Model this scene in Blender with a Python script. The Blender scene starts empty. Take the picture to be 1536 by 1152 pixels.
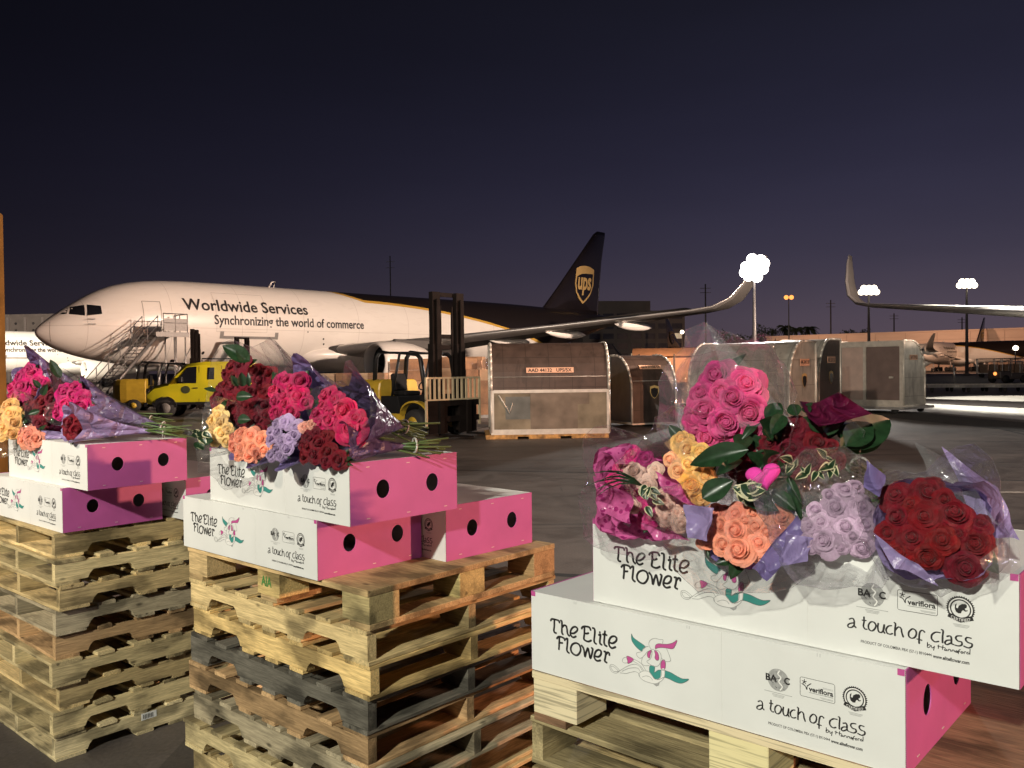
import bpy, bmesh, math, random
from mathutils import Vector, Matrix, Euler
from mathutils.geometry import tessellate_polygon
PI = math.pi
R = math.radians
S = bpy.context.scene
COL = S.collection

# ------------------------------------------------------------------ camera
CAMH = 1.865
FPX = 1286.4
PT, RL = R(0.9845), R(-0.653)
_F = Vector((0, math.cos(PT), -math.sin(PT)))
_U0 = Vector((0, math.sin(PT), math.cos(PT)))
_R = Vector((1, 0, 0)) * math.cos(RL) + _U0 * math.sin(RL)
_U = Vector((-1, 0, 0)) * math.sin(RL) + _U0 * math.cos(RL)
CAM = Vector((0, 0, CAMH))
cd = bpy.data.cameras.new('camera')
cam = bpy.data.objects.new('camera', cd)
COL.objects.link(cam)
m = Matrix.Identity(4)
for i in range(3):
    m[i][0], m[i][1], m[i][2], m[i][3] = _R[i], _U[i], -_F[i], CAM[i]
cam.matrix_world = m
cd.sensor_width = 36
cd.lens = 36 * FPX / 1536
cd.clip_start = 0.05
cd.clip_end = 6000
S.camera = cam


def ray(u, v):
    return _F + _R * ((u - 768) / FPX) - _U * ((v - 576) / FPX)


def at(u, v, d):
    return CAM + ray(u, v) * d


def ground(u, v):
    r = ray(u, v)
    return CAM + r * (-CAMH / r.z)


def on_plane(u, v, P, n):
    r = ray(u, v)
    return CAM + r * ((P - CAM).dot(n) / r.dot(n))


# ------------------------------------------------------------------ sky
W = bpy.data.worlds.new('World')
S.world = W
W.use_nodes = True
wn = W.node_tree
wn.nodes.clear()
wo = wn.nodes.new('ShaderNodeOutputWorld')
sky = wn.nodes.new('ShaderNodeTexSky')
sky.sky_type = 'NISHITA'
sky.sun_disc = False
sky.sun_elevation = R(-4.5)
sky.sun_rotation = R(60)
bg1 = wn.nodes.new('ShaderNodeBackground')
bg1.inputs[1].default_value = 0.05
wn.links.new(sky.outputs[0], bg1.inputs[0])
# the last dusk light and the glow of the city over the field
tc = wn.nodes.new('ShaderNodeTexCoord')
sep = wn.nodes.new('ShaderNodeSeparateXYZ')
wn.links.new(tc.outputs['Generated'], sep.inputs[0])
rmp = wn.nodes.new('ShaderNodeValToRGB')
cr = rmp.color_ramp
cr.interpolation = 'B_SPLINE'
stops = [(0.0, (.092, .068, .086)), (0.04, (.082, .063, .088)), (0.12, (.040, .035, .064)),
         (0.23, (.020, .0185, .040)), (0.38, (.0098, .0096, .0180)), (0.6, (.0054, .0054, .0092))]
while len(cr.elements) < len(stops):
    cr.elements.new(0.5)
for e, (p, c) in zip(cr.elements, stops):
    e.position = p
    e.color = (*c, 1)
wn.links.new(sep.outputs[2], rmp.inputs[0])
dk = wn.nodes.new('ShaderNodeMapRange')   # brighter toward the right of the field
dk.inputs['From Min'].default_value = -0.55
dk.inputs['From Max'].default_value = 0.42
dk.inputs['To Min'].default_value = 0.24
dk.inputs['To Max'].default_value = 1.0
wn.links.new(sep.outputs[0], dk.inputs['Value'])
nz = wn.nodes.new('ShaderNodeTexNoise')
nz.inputs['Scale'].default_value = 2.2
nz.inputs['Detail'].default_value = 3
mp = wn.nodes.new('ShaderNodeMapping')
mp.inputs['Scale'].default_value = (1, 1, 5)
wn.links.new(tc.outputs['Generated'], mp.inputs[0])
wn.links.new(mp.outputs[0], nz.inputs['Vector'])
nr = wn.nodes.new('ShaderNodeMapRange')
nr.inputs['To Min'].default_value = 0.82
nr.inputs['To Max'].default_value = 1.18
wn.links.new(nz.outputs[0], nr.inputs['Value'])
mu = wn.nodes.new('ShaderNodeMath')
mu.operation = 'MULTIPLY'
wn.links.new(dk.outputs[0], mu.inputs[0])
wn.links.new(nr.outputs[0], mu.inputs[1])
bg2 = wn.nodes.new('ShaderNodeBackground')
wn.links.new(rmp.outputs[0], bg2.inputs[0])
wn.links.new(mu.outputs[0], bg2.inputs[1])
ad = wn.nodes.new('ShaderNodeAddShader')
wn.links.new(bg1.outputs[0], ad.inputs[0])
wn.links.new(bg2.outputs[0], ad.inputs[1])
wn.links.new(ad.outputs[0], wo.inputs[0])

S.view_settings.view_transform = 'Standard'
S.view_settings.look = 'None'
S.view_settings.exposure = 0
S.view_settings.gamma = 1
S.cycles.transparent_max_bounces = 24
S.cycles.max_bounces = 6


# ------------------------------------------------------------------ apron floodlights standing outside the picture, plus one added fill
def lamp(name, loc, target, power, col, angle=None, radius=0.3, blend=0.5):
    l = bpy.data.lights.new(name, 'SPOT' if angle else 'POINT')
    l.energy = power
    l.color = col
    l.shadow_soft_size = radius
    if angle:
        l.spot_size = R(angle)
        l.spot_blend = blend
    o = bpy.data.objects.new(name, l)
    COL.objects.link(o)
    o.location = loc
    if target is not None:
        o.rotation_euler = (Vector(target) - Vector(loc)).to_track_quat('-Z', 'Y').to_euler()
    return o


lamp('dock_floodlight', (-5.2, -8.6, 7.6), (-0.6, 2.8, 1.0), 8300, (1, .985, .85), 75, 0.22)
lamp('added_cool_fill', (13, -9, 8), (0, 3, 1), 900, (.70, .68, 1.0), 80, 0.5)  # weak bluish fill added to tint the pink carton ends, no actual lamp
lamp('sodium_floodlight', (32, -7.5, 5.9), (-.5, 4.0, 1.0), 36000, (1, .47, .27), 80, 0.4)
lamp('dock_roof_floodlight', (-14, -12, 15), (9, 31, 1), 31000, (1, .82, .66), 46, 0.5)
lamp('apron_floodlight_near', (48, 14, 17), (-10, 55, 4), 265000, (1, .74, .58), 58, 0.6)
lamp('apron_floodlight_left', (-75, 60, 16), (-62, 116, 4), 420000, (1, .88, .72), 90, 0.6)


# ------------------------------------------------------------------ materials
_M = {}


def newmat(name):
    mt = bpy.data.materials.new(name)
    mt.use_nodes = True
    nt = mt.node_tree
    b = nt.nodes['Principled BSDF']
    return mt, nt, b


def mat(name, col, rough=.6, metal=0., vary=.12, scale=6., bump=0., emit=0., spec=None, coat=0., stretch=None, seam=None):
    if name in _M:
        return _M[name]
    mt, nt, b = newmat(name)
    b.inputs['Roughness'].default_value = rough
    b.inputs['Metallic'].default_value = metal
    b.inputs['Coat Weight'].default_value = coat
    if spec is not None:
        b.inputs['Specular IOR Level'].default_value = spec
    tcn = nt.nodes.new('ShaderNodeTexCoord')
    mpn = nt.nodes.new('ShaderNodeMapping')
    if stretch:
        mpn.inputs['Scale'].default_value = stretch
    nt.links.new(tcn.outputs['Object'], mpn.inputs[0])
    n = nt.nodes.new('ShaderNodeTexNoise')
    n.inputs['Scale'].default_value = scale
    n.inputs['Detail'].default_value = 5
    nt.links.new(mpn.outputs[0], n.inputs['Vector'])
    r = nt.nodes.new('ShaderNodeMapRange')
    r.inputs['From Min'].default_value = .3
    r.inputs['From Max'].default_value = .7
    r.inputs['To Min'].default_value = 1 - vary
    r.inputs['To Max'].default_value = 1 + vary
    nt.links.new(n.outputs[0], r.inputs['Value'])
    mx = nt.nodes.new('ShaderNodeVectorMath')
    mx.operation = 'SCALE'
    mx.inputs[0].default_value = col
    nt.links.new(r.outputs[0], mx.inputs['Scale'])
    nt.links.new(mx.outputs[0], b.inputs['Base Color'])
    if seam:
        # riveted panel joints and scratches
        sx = nt.nodes.new('ShaderNodeSeparateXYZ')
        nt.links.new(tcn.outputs['Object'], sx.inputs[0])
        a = mathn(nt, 'LESS_THAN', mathn(nt, 'ABSOLUTE', mathn(nt, 'SUBTRACT', mathn(nt, 'FRACT', mathn(nt, 'DIVIDE', sx.outputs[0], seam)), .5)), .010 / seam)
        c_ = mathn(nt, 'LESS_THAN', mathn(nt, 'ABSOLUTE', mathn(nt, 'SUBTRACT', mathn(nt, 'FRACT', mathn(nt, 'DIVIDE', sx.outputs[2], seam * 1.3)), .5)), .008 / seam)
        rv = nt.nodes.new('ShaderNodeTexVoronoi')
        rv.inputs['Scale'].default_value = 3.2
        nt.links.new(tcn.outputs['Object'], rv.inputs[0])
        sc2, _q = noise(nt, 5, 5, (1, 1, .15), dist=.6)
        st = mathn(nt, 'MULTIPLY', mathn(nt, 'GREATER_THAN', sc2, .60), .35)
        k_ = mathn(nt, 'MAXIMUM', mathn(nt, 'MULTIPLY', mathn(nt, 'MAXIMUM', a, c_), .6), st)
        nt.links.new(mixn(nt, k_, mx.outputs[0], tuple(q * .35 for q in col)), b.inputs['Base Color'])
    if bump:
        bp = nt.nodes.new('ShaderNodeBump')
        bp.inputs['Strength'].default_value = bump
        bp.inputs['Distance'].default_value = .02
        nt.links.new(n.outputs[0], bp.inputs['Height'])
        nt.links.new(bp.outputs[0], b.inputs['Normal'])
    if emit:
        b.inputs['Emission Color'].default_value = (*col, 1)
        b.inputs['Emission Strength'].default_value = emit
    _M[name] = mt
    return mt


def mathn(nt, op, a, b=None, c=None):
    n = nt.nodes.new('ShaderNodeMath')
    n.operation = op
    for i, x in enumerate((a, b, c)):
        if x is None:
            continue
        if isinstance(x, (int, float)):
            n.inputs[i].default_value = x
        else:
            nt.links.new(x, n.inputs[i])
    return n.outputs[0]


def mixn(nt, fac, a, b):
    n = nt.nodes.new('ShaderNodeMix')
    n.data_type = 'RGBA'
    for k, x in ((0, fac), (6, a), (7, b)):
        if isinstance(x, (int, float)):
            n.inputs[k].default_value = x
        elif isinstance(x, tuple):
            n.inputs[k].default_value = (*x, 1)
        else:
            nt.links.new(x, n.inputs[k])
    return n.outputs[2]


def noise(nt, scale, detail=4, stretch=None, src='Object', dist=0.0):
    t = nt.nodes.new('ShaderNodeTexCoord')
    mpn = nt.nodes.new('ShaderNodeMapping')
    if stretch:
        mpn.inputs['Scale'].default_value = stretch
    nt.links.new(t.outputs[src], mpn.inputs[0])
    n = nt.nodes.new('ShaderNodeTexNoise')
    n.inputs['Scale'].default_value = scale
    n.inputs['Detail'].default_value = detail
    n.inputs['Distortion'].default_value = dist
    nt.links.new(mpn.outputs[0], n.inputs['Vector'])
    return n.outputs[0], mpn


def wood_material():
    mt, nt, b = newmat('pallet_wood')
    oi = nt.nodes.new('ShaderNodeObjectInfo')
    off = nt.nodes.new('ShaderNodeVectorMath')
    off.operation = 'SCALE'
    off.inputs[0].default_value = (7, 13, 5)
    nt.links.new(oi.outputs['Random'], off.inputs['Scale'])
    g, mg = noise(nt, 9, 6, (.7, 9, 9), dist=1.2)
    nt.links.new(off.outputs[0], mg.inputs['Location'])
    d, md = noise(nt, 3.5, 5, (1, 2.2, 2.2))
    nt.links.new(off.outputs[0], md.inputs['Location'])
    f, mf = noise(nt, 60, 3, (.25, 3, 3))
    nt.links.new(off.outputs[0], mf.inputs['Location'])
    s = nt.nodes.new('ShaderNodeMapRange')
    s.inputs['From Min'].default_value = .3
    s.inputs['From Max'].default_value = .7
    s.inputs['To Min'].default_value = .74
    s.inputs['To Max'].default_value = 1.15
    nt.links.new(g, s.inputs['Value'])
    s2 = nt.nodes.new('ShaderNodeMapRange')
    s2.inputs['From Min'].default_value = .38
    s2.inputs['From Max'].default_value = .52
    s2.inputs['To Min'].default_value = .42
    s2.inputs['To Max'].default_value = 1.08
    nt.links.new(d, s2.inputs['Value'])
    rnd = mathn(nt, 'MULTIPLY_ADD', oi.outputs['Random'], .5, .75)
    k = mathn(nt, 'MULTIPLY', mathn(nt, 'MULTIPLY', s.outputs[0], s2.outputs[0]), rnd)
    k = mathn(nt, 'MULTIPLY', k, mathn(nt, 'MULTIPLY_ADD', f, .9, .55))
    kv = nt.nodes.new('ShaderNodeTexVoronoi')
    kv.inputs['Scale'].default_value = 5.5
    nt.links.new(md.outputs[0], kv.inputs['Vector'])
    kn = nt.nodes.new('ShaderNodeMapRange')
    kn.inputs['From Min'].default_value = .05
    kn.inputs['From Max'].default_value = .13
    kn.inputs['To Min'].default_value = .35
    kn.inputs['To Max'].default_value = 1
    nt.links.new(kv.outputs['Distance'], kn.inputs['Value'])
    k = mathn(nt, 'MULTIPLY', k, kn.outputs[0])
    sc = nt.nodes.new('ShaderNodeVectorMath')
    sc.operation = 'SCALE'
    nt.links.new(oi.outputs['Color'], sc.inputs[0])
    nt.links.new(k, sc.inputs['Scale'])
    nt.links.new(sc.outputs[0], b.inputs['Base Color'])
    b.inputs['Roughness'].default_value = .78
    b.inputs['Specular IOR Level'].default_value = .25
    bp = nt.nodes.new('ShaderNodeBump')
    bp.inputs['Strength'].default_value = .5
    bp.inputs['Distance'].default_value = .004
    nt.links.new(mathn(nt, 'ADD', g, f), bp.inputs['Height'])
    nt.links.new(bp.outputs[0], b.inputs['Normal'])
    return mt


def ply_material():
    mt, nt, b = newmat('laminated_block_wood')
    oi = nt.nodes.new('ShaderNodeObjectInfo')
    g, mg = noise(nt, 10, 5, (.5, .5, 14), dist=.4)
    off = nt.nodes.new('ShaderNodeVectorMath')
    off.operation = 'SCALE'
    off.inputs[0].default_value = (3, 5, 9)
    nt.links.new(oi.outputs['Random'], off.inputs['Scale'])
    nt.links.new(off.outputs[0], mg.inputs['Location'])
    s = nt.nodes.new('ShaderNodeMapRange')
    s.inputs['From Min'].default_value = .36
    s.inputs['From Max'].default_value = .5
    s.inputs['To Min'].default_value = .55
    s.inputs['To Max'].default_value = 1.05
    nt.links.new(g, s.inputs['Value'])
    sc = nt.nodes.new('ShaderNodeVectorMath')
    sc.operation = 'SCALE'
    nt.links.new(oi.outputs['Color'], sc.inputs[0])
    nt.links.new(s.outputs[0], sc.inputs['Scale'])
    nt.links.new(sc.outputs[0], b.inputs['Base Color'])
    b.inputs['Roughness'].default_value = .7
    return mt


def rose_material():
    mt, nt, b = newmat('rose_petal')
    oi = nt.nodes.new('ShaderNodeObjectInfo')
    n, mn = noise(nt, 1.3, 3)
    f, mf = noise(nt, 7, 3, (1, 1, .3))
    hs = nt.nodes.new('ShaderNodeHueSaturation')
    nt.links.new(oi.outputs['Color'], hs.inputs['Color'])
    nt.links.new(mathn(nt, 'MULTIPLY_ADD', oi.outputs['Random'], .012, .492), hs.inputs['Hue'])
    nt.links.new(mathn(nt, 'MULTIPLY_ADD', n, .35, .82), hs.inputs['Saturation'])
    v = mathn(nt, 'MULTIPLY_ADD', oi.outputs['Random'], .35, .80)
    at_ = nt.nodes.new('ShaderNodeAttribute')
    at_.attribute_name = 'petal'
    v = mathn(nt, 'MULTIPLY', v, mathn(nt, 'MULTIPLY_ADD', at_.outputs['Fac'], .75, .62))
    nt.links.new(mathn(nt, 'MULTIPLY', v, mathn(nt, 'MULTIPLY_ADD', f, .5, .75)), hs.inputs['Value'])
    vb, _v = noise(nt, 22, 3, (1, 1, .25))
    bpp = nt.nodes.new('ShaderNodeBump')
    bpp.inputs['Strength'].default_value = .35
    bpp.inputs['Distance'].default_value = .05
    nt.links.new(vb, bpp.inputs['Height'])
    nt.links.new(bpp.outputs[0], b.inputs['Normal'])
    nt.links.new(hs.outputs[0], b.inputs['Base Color'])
    b.inputs['Roughness'].default_value = .55
    b.inputs['Specular IOR Level'].default_value = .3
    b.inputs['Sheen Weight'].default_value = .08
    b.inputs['Sheen Roughness'].default_value = .4
    # thin petals let some light through
    tr = nt.nodes.new('ShaderNodeBsdfTranslucent')
    nt.links.new(hs.outputs[0], tr.inputs[0])
    ms = nt.nodes.new('ShaderNodeMixShader')
    ms.inputs[0].default_value = .12
    nt.links.new(b.outputs[0], ms.inputs[1])
    nt.links.new(tr.outputs[0], ms.inputs[2])
    nt.links.new(ms.outputs[0], nt.nodes['Material Output'].inputs[0])
    return mt


def film_material(name, tint=(1, 1, 1), lo=.03, hi=.5, crinkle=14., milky=.03):
    mt, nt, b = newmat(name)
    nt.nodes.remove(b)
    t = nt.nodes.new('ShaderNodeBsdfTransparent')
    t.inputs[0].default_value = (*tint, 1)
    g = nt.nodes.new('ShaderNodeBsdfGlossy')
    g.inputs['Roughness'].default_value = .045
    df = nt.nodes.new('ShaderNodeBsdfDiffuse')
    df.inputs[0].default_value = (.8, .8, .82, 1)
    n, mn = noise(nt, crinkle, 4, (1, 1, .5), dist=1.5)
    vo = nt.nodes.new('ShaderNodeTexVoronoi')
    vo.feature = 'DISTANCE_TO_EDGE'
    vo.inputs['Scale'].default_value = crinkle * .8
    nt.links.new(mn.outputs[0], vo.inputs['Vector'])
    h = mathn(nt, 'ADD', n, mathn(nt, 'MINIMUM', vo.outputs[0], .2))
    bp = nt.nodes.new('ShaderNodeBump')
    bp.inputs['Strength'].default_value = .8
    bp.inputs['Distance'].default_value = .02
    nt.links.new(h, bp.inputs['Height'])
    nt.links.new(bp.outputs[0], g.inputs['Normal'])
    lw = nt.nodes.new('ShaderNodeLayerWeight')
    lw.inputs[0].default_value = .35
    nt.links.new(bp.outputs[0], lw.inputs['Normal'])
    mr = nt.nodes.new('ShaderNodeMapRange')
    mr.inputs['To Min'].default_value = lo
    mr.inputs['To Max'].default_value = hi
    nt.links.new(lw.outputs['Facing'], mr.inputs['Value'])
    m1 = nt.nodes.new('ShaderNodeMixShader')
    m1.inputs[0].default_value = milky
    nt.links.new(t.outputs[0], m1.inputs[1])
    nt.links.new(df.outputs[0], m1.inputs[2])
    m2 = nt.nodes.new('ShaderNodeMixShader')
    nt.links.new(mr.outputs[0], m2.inputs[0])
    nt.links.new(m1.outputs[0], m2.inputs[1])
    nt.links.new(g.outputs[0], m2.inputs[2])
    nt.links.new(m2.outputs[0], nt.nodes['Material Output'].inputs[0])
    _M[name] = mt
    return mt


def tissue_material(name, col, script=None, hearts=None):
    """thin coloured wrapping film; script: dark printed curls; hearts: printed spots"""
    mt, nt, b = newmat(name)
    n, mn = noise(nt, 16, 4, (1, 1, 1), dist=.8)
    base = mixn(nt, mathn(nt, 'MULTIPLY_ADD', n, 1.6, -.3), tuple(c * .72 for c in col), tuple(min(1, c * 1.25) for c in col))
    if script:
        s1, ms = noise(nt, 15, 2, (1, 1, 1), dist=2.2)
        a = mathn(nt, 'LESS_THAN', mathn(nt, 'ABSOLUTE', mathn(nt, 'SUBTRACT', s1, .52)), .009)
        z1, mz = noise(nt, 6, 1)
        a = mathn(nt, 'MULTIPLY', a, mathn(nt, 'GREATER_THAN', z1, .5))
        base = mixn(nt, a, base, script)
    if hearts:
        vo = nt.nodes.new('ShaderNodeTexVoronoi')
        vo.inputs['Scale'].default_value = 55
        tcc = nt.nodes.new('ShaderNodeTexCoord')
        nt.links.new(tcc.outputs['Object'], vo.inputs['Vector'])
        a = mathn(nt, 'LESS_THAN', vo.outputs['Distance'], .33)
        base = mixn(nt, a, base, hearts)
    nt.links.new(base, b.inputs['Base Color'])
    b.inputs['Roughness'].default_value = .28
    b.inputs['Specular IOR Level'].default_value = .6
    bp = nt.nodes.new('ShaderNodeBump')
    bp.inputs['Strength'].default_value = .9
    bp.inputs['Distance'].default_value = .022
    vc = nt.nodes.new('ShaderNodeTexVoronoi')
    vc.feature = 'DISTANCE_TO_EDGE'
    vc.inputs['Scale'].default_value = 14
    nt.links.new(mn.outputs[0], vc.inputs['Vector'])
    nt.links.new(mathn(nt, 'ADD', n, mathn(nt, 'MINIMUM', mathn(nt, 'MULTIPLY', vc.outputs[0], 2.0), .5)), bp.inputs['Height'])
    nt.links.new(bp.outputs[0], b.inputs['Normal'])
    tr = nt.nodes.new('ShaderNodeBsdfTranslucent')
    nt.links.new(base, tr.inputs[0])
    ms_ = nt.nodes.new('ShaderNodeMixShader')
    ms_.inputs[0].default_value = .3
    nt.links.new(b.outputs[0], ms_.inputs[1])
    nt.links.new(tr.outputs[0], ms_.inputs[2])
    nt.links.new(ms_.outputs[0], nt.nodes['Material Output'].inputs[0])
    _M[name] = mt
    return mt


# ------------------------------------------------------------------ mesh collector
class MB:
    def __init__(s):
        s.v, s.f, s.m, s.sm = [], [], [], []
        s.M = Matrix.Identity(4)

    def add(s, vs, fs, mi=0, smooth=False, M=None):
        k = len(s.v)
        T = s.M @ M if M is not None else s.M
        s.v += [T @ Vector(p) for p in vs]
        for f in fs:
            s.f.append([k + i for i in f])
            s.m.append(mi)
            s.sm.append(smooth)

    def box(s, a, b, mi=0, M=None):
        (x0, y0, z0), (x1, y1, z1) = a, b
        vs = [(x0, y0, z0), (x1, y0, z0), (x1, y1, z0), (x0, y1, z0), (x0, y0, z1), (x1, y0, z1), (x1, y1, z1), (x0, y1, z1)]
        s.add(vs, [(0, 3, 2, 1), (4, 5, 6, 7), (0, 1, 5, 4), (1, 2, 6, 5), (2, 3, 7, 6), (3, 0, 4, 7)], mi, False, M)
        return s

    def cbox(s, c, d, mi=0, M=None):
        return s.box([c[i] - d[i] / 2 for i in range(3)], [c[i] + d[i] / 2 for i in range(3)], mi, M)

    def tube(s, pts, r, n=8, mi=0, cap=True, smooth=True):
        pts = [Vector(p) for p in pts]
        rs = r if isinstance(r, (list, tuple)) else [r] * len(pts)
        vs, fs = [], []
        t0 = (pts[1] - pts[0]).normalized()
        ref = Vector((0, 0, 1)) if abs(t0.z) < .9 else Vector((1, 0, 0))
        for i, p in enumerate(pts):
            t = (pts[min(i + 1, len(pts) - 1)] - pts[max(i - 1, 0)]).normalized()
            a = t.cross(ref).normalized()
            b = t.cross(a)
            for k in range(n):
                w = 2 * PI * k / n + PI / n
                vs.append(p + (a * math.cos(w) + b * math.sin(w)) * rs[i])
        for i in range(len(pts) - 1):
            for k in range(n):
                fs.append((i * n + k, i * n + (k + 1) % n, (i + 1) * n + (k + 1) % n, (i + 1) * n + k))
        if cap:
            fs.append(tuple(range(n))[::-1])
            fs.append(tuple((len(pts) - 1) * n + k for k in range(n)))
        s.add(vs, fs, mi, smooth)
        return s

    def cyl(s, a, b, r, n=12, mi=0, r2=None, smooth=True):
        return s.tube([a, b], [r, r if r2 is None else r2], n, mi, True, smooth)

    def loft(s, rings, mi=0, closed=True, caps=True, smooth=True, M=None):
        n = len(rings[0])
        vs = [p for r_ in rings for p in r_]
        fs = []
        for i in range(len(rings) - 1):
            for k in range(n if closed else n - 1):
                fs.append((i * n + k, i * n + (k + 1) % n, (i + 1) * n + (k + 1) % n, (i + 1) * n + k))
        if caps and closed:
            fs.append(tuple(range(n))[::-1])
            fs.append(tuple((len(rings) - 1) * n + k for k in range(n)))
        s.add(vs, fs, mi, smooth, M)
        return s

    def prism(s, poly, z0, z1, mi=0, M=None, smooth=False):
        """poly = list of outlines (first outer, others holes) in xy; extruded along z"""
        if not isinstance(poly[0][0], (tuple, list, Vector)):
            poly = [poly]
        vs = [(p[0], p[1], z) for z in (z0, z1) for o in poly for p in o]
        n = len(vs) // 2
        tri = tessellate_polygon([[Vector((p[0], p[1], 0)) for p in o] for o in poly])
        fs = []
        for t in tri:
            a, b, c = [Vector(vs[i]) for i in t]
            up = (b - a).cross(c - a).z > 0
            t = tuple(t) if up else tuple(t)[::-1]
            fs.append(tuple(i + n for i in t))
            fs.append(t[::-1])
        k = 0
        for j, o in enumerate(poly):
            area = sum(o[i][0] * o[(i + 1) % len(o)][1] - o[(i + 1) % len(o)][0] * o[i][1] for i in range(len(o)))
            ccw = (area > 0) == (j == 0)
            for i in range(len(o)):
                a, b = k + i, k + (i + 1) % len(o)
                fs.append((a, b, b + n, a + n) if ccw else (b, a, a + n, b + n))
            k += len(o)
        s.add(vs, fs, mi, smooth, M)
        return s

    def build(s, name, mats, parent=None, bevel=0., loc=None, color=None, segs=1, weld=False):
        me = bpy.data.meshes.new(name)
        me.from_pydata([tuple(p) for p in s.v], [], s.f)
        if not isinstance(mats, (list, tuple)):
            mats = [mats]
        for q in mats:
            me.materials.append(q)
        me.polygons.foreach_set('material_index', s.m)
        me.polygons.foreach_set('use_smooth', s.sm)
        if bevel or weld:
            bm = bmesh.new()
            bm.from_mesh(me)
            bmesh.ops.remove_doubles(bm, verts=bm.verts, dist=1e-5)
            if bevel:
                ed = [e for e in bm.edges if len(e.link_faces) == 2 and e.calc_face_angle(0) > .6]
                bmesh.ops.bevel(bm, geom=ed, offset=bevel, segments=segs, affect='EDGES', profile=.5)
            bm.to_mesh(me)
            bm.free()
        me.update()
        o = bpy.data.objects.new(name, me)
        COL.objects.link(o)
        if parent is not None:
            o.parent = parent
        if loc is not None:
            o.location = loc
        if color is not None:
            o.color = (*color, 1)
        return o


def tag(o, label=None, cat=None, group=None, kind=None):
    if label:
        o['label'] = label
    if cat:
        o['category'] = cat
    if group:
        o['group'] = group
    if kind:
        o['kind'] = kind
    return o


def empty(name, loc, rz=0., label=None, cat=None, group=None):
    o = bpy.data.objects.new(name, None)
    COL.objects.link(o)
    o.location = loc
    o.rotation_euler = (0, 0, rz)
    return tag(o, label, cat, group)


def copy_tree(o, parent=None):
    c = o.copy()
    COL.objects.link(c)
    c.parent = parent
    for ch in list(o.children):
        copy_tree(ch, c)
    return c


def text2d(txt, x0, z0, w, h, bold=0.0, space=1.0):
    """outline of flat lettering fitted to the rectangle (x0,z0,w,h): returns verts2d, faces"""
    cu = bpy.data.curves.new('t', 'FONT')
    cu.body = txt
    cu.offset = bold
    cu.space_character = space
    cu.resolution_u = 3
    ob = bpy.data.objects.new('t', cu)
    me = bpy.data.meshes.new_from_object(ob)
    vs = [(p.co.x, p.co.y) for p in me.vertices]
    fs = [tuple(p.vertices) for p in me.polygons]
    bpy.data.objects.remove(ob)
    bpy.data.meshes.remove(me)
    bpy.data.curves.remove(cu)
    xs = [p[0] for p in vs]
    ys = [p[1] for p in vs]
    ax, bx, ay, by = min(xs), max(xs), min(ys), max(ys)
    sx = w / (bx - ax)
    sy = h / (by - ay)
    return [(x0 + (x - ax) * sx, z0 + (y - ay) * sy) for x, y in vs], fs


def smooth_path(pts, n=5):
    if len(pts) < 3:
        return [tuple(p) for p in pts]
    out = []
    P = [Vector(p) for p in pts]
    closed = (P[0] - P[-1]).length < 1e-6
    L = len(P)
    for i in range(L - 1):
        p1, p2 = P[i], P[i + 1]
        p0 = P[i - 1] if i > 0 else (P[-2] if closed else p1)
        p3 = P[i + 2] if i + 2 < L else (P[1] if closed else p2)
        for k in range(n):
            t = k / n
            out.append(.5 * ((2 * p1) + (p2 - p0) * t + (2 * p0 - 5 * p1 + 4 * p2 - p3) * t * t + (3 * p1 - p0 - 3 * p2 + p3) * t ** 3))
    out.append(P[-1])
    return [tuple(p) for p in out]


def stroke2d(pts, w0, w1=None, cap=True):
    """ribbon with round-ish ends; returns verts, faces"""
    P = [Vector((p[0], p[1])) for p in pts]
    vs, fs = [], []
    n = len(P)
    for i, p in enumerate(P):
        t = (P[min(i + 1, n - 1)] - P[max(i - 1, 0)])
        if t.length < 1e-9:
            t = Vector((1, 0))
        t.normalize()
        nn = Vector((-t.y, t.x))
        # broad-nib pen: vertical strokes thicker
        w = w0 if w1 is None else w1 + (w0 - w1) * abs(t.y)
        if cap and i in (0, n - 1):
            e = -t if i == 0 else t
            seq = [(p + e * w * .3 + nn * w * .28, p + e * w * .3 - nn * w * .28), (p + nn * w / 2, p - nn * w / 2)]
            if i == n - 1:
                seq = seq[::-1]
            for a, b in seq:
                vs += [a, b]
        else:
            vs += [p + nn * w / 2, p - nn * w / 2]
    for i in range(len(vs) // 2 - 1):
        fs.append((2 * i, 2 * i + 1, 2 * i + 3, 2 * i + 2))
    return [tuple(v) for v in vs], fs


def fill2d(poly):
    tri = tessellate_polygon([[Vector((p[0], p[1], 0)) for p in poly]])
    return [tuple(p) for p in poly], [tuple(t) for t in tri]

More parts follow.
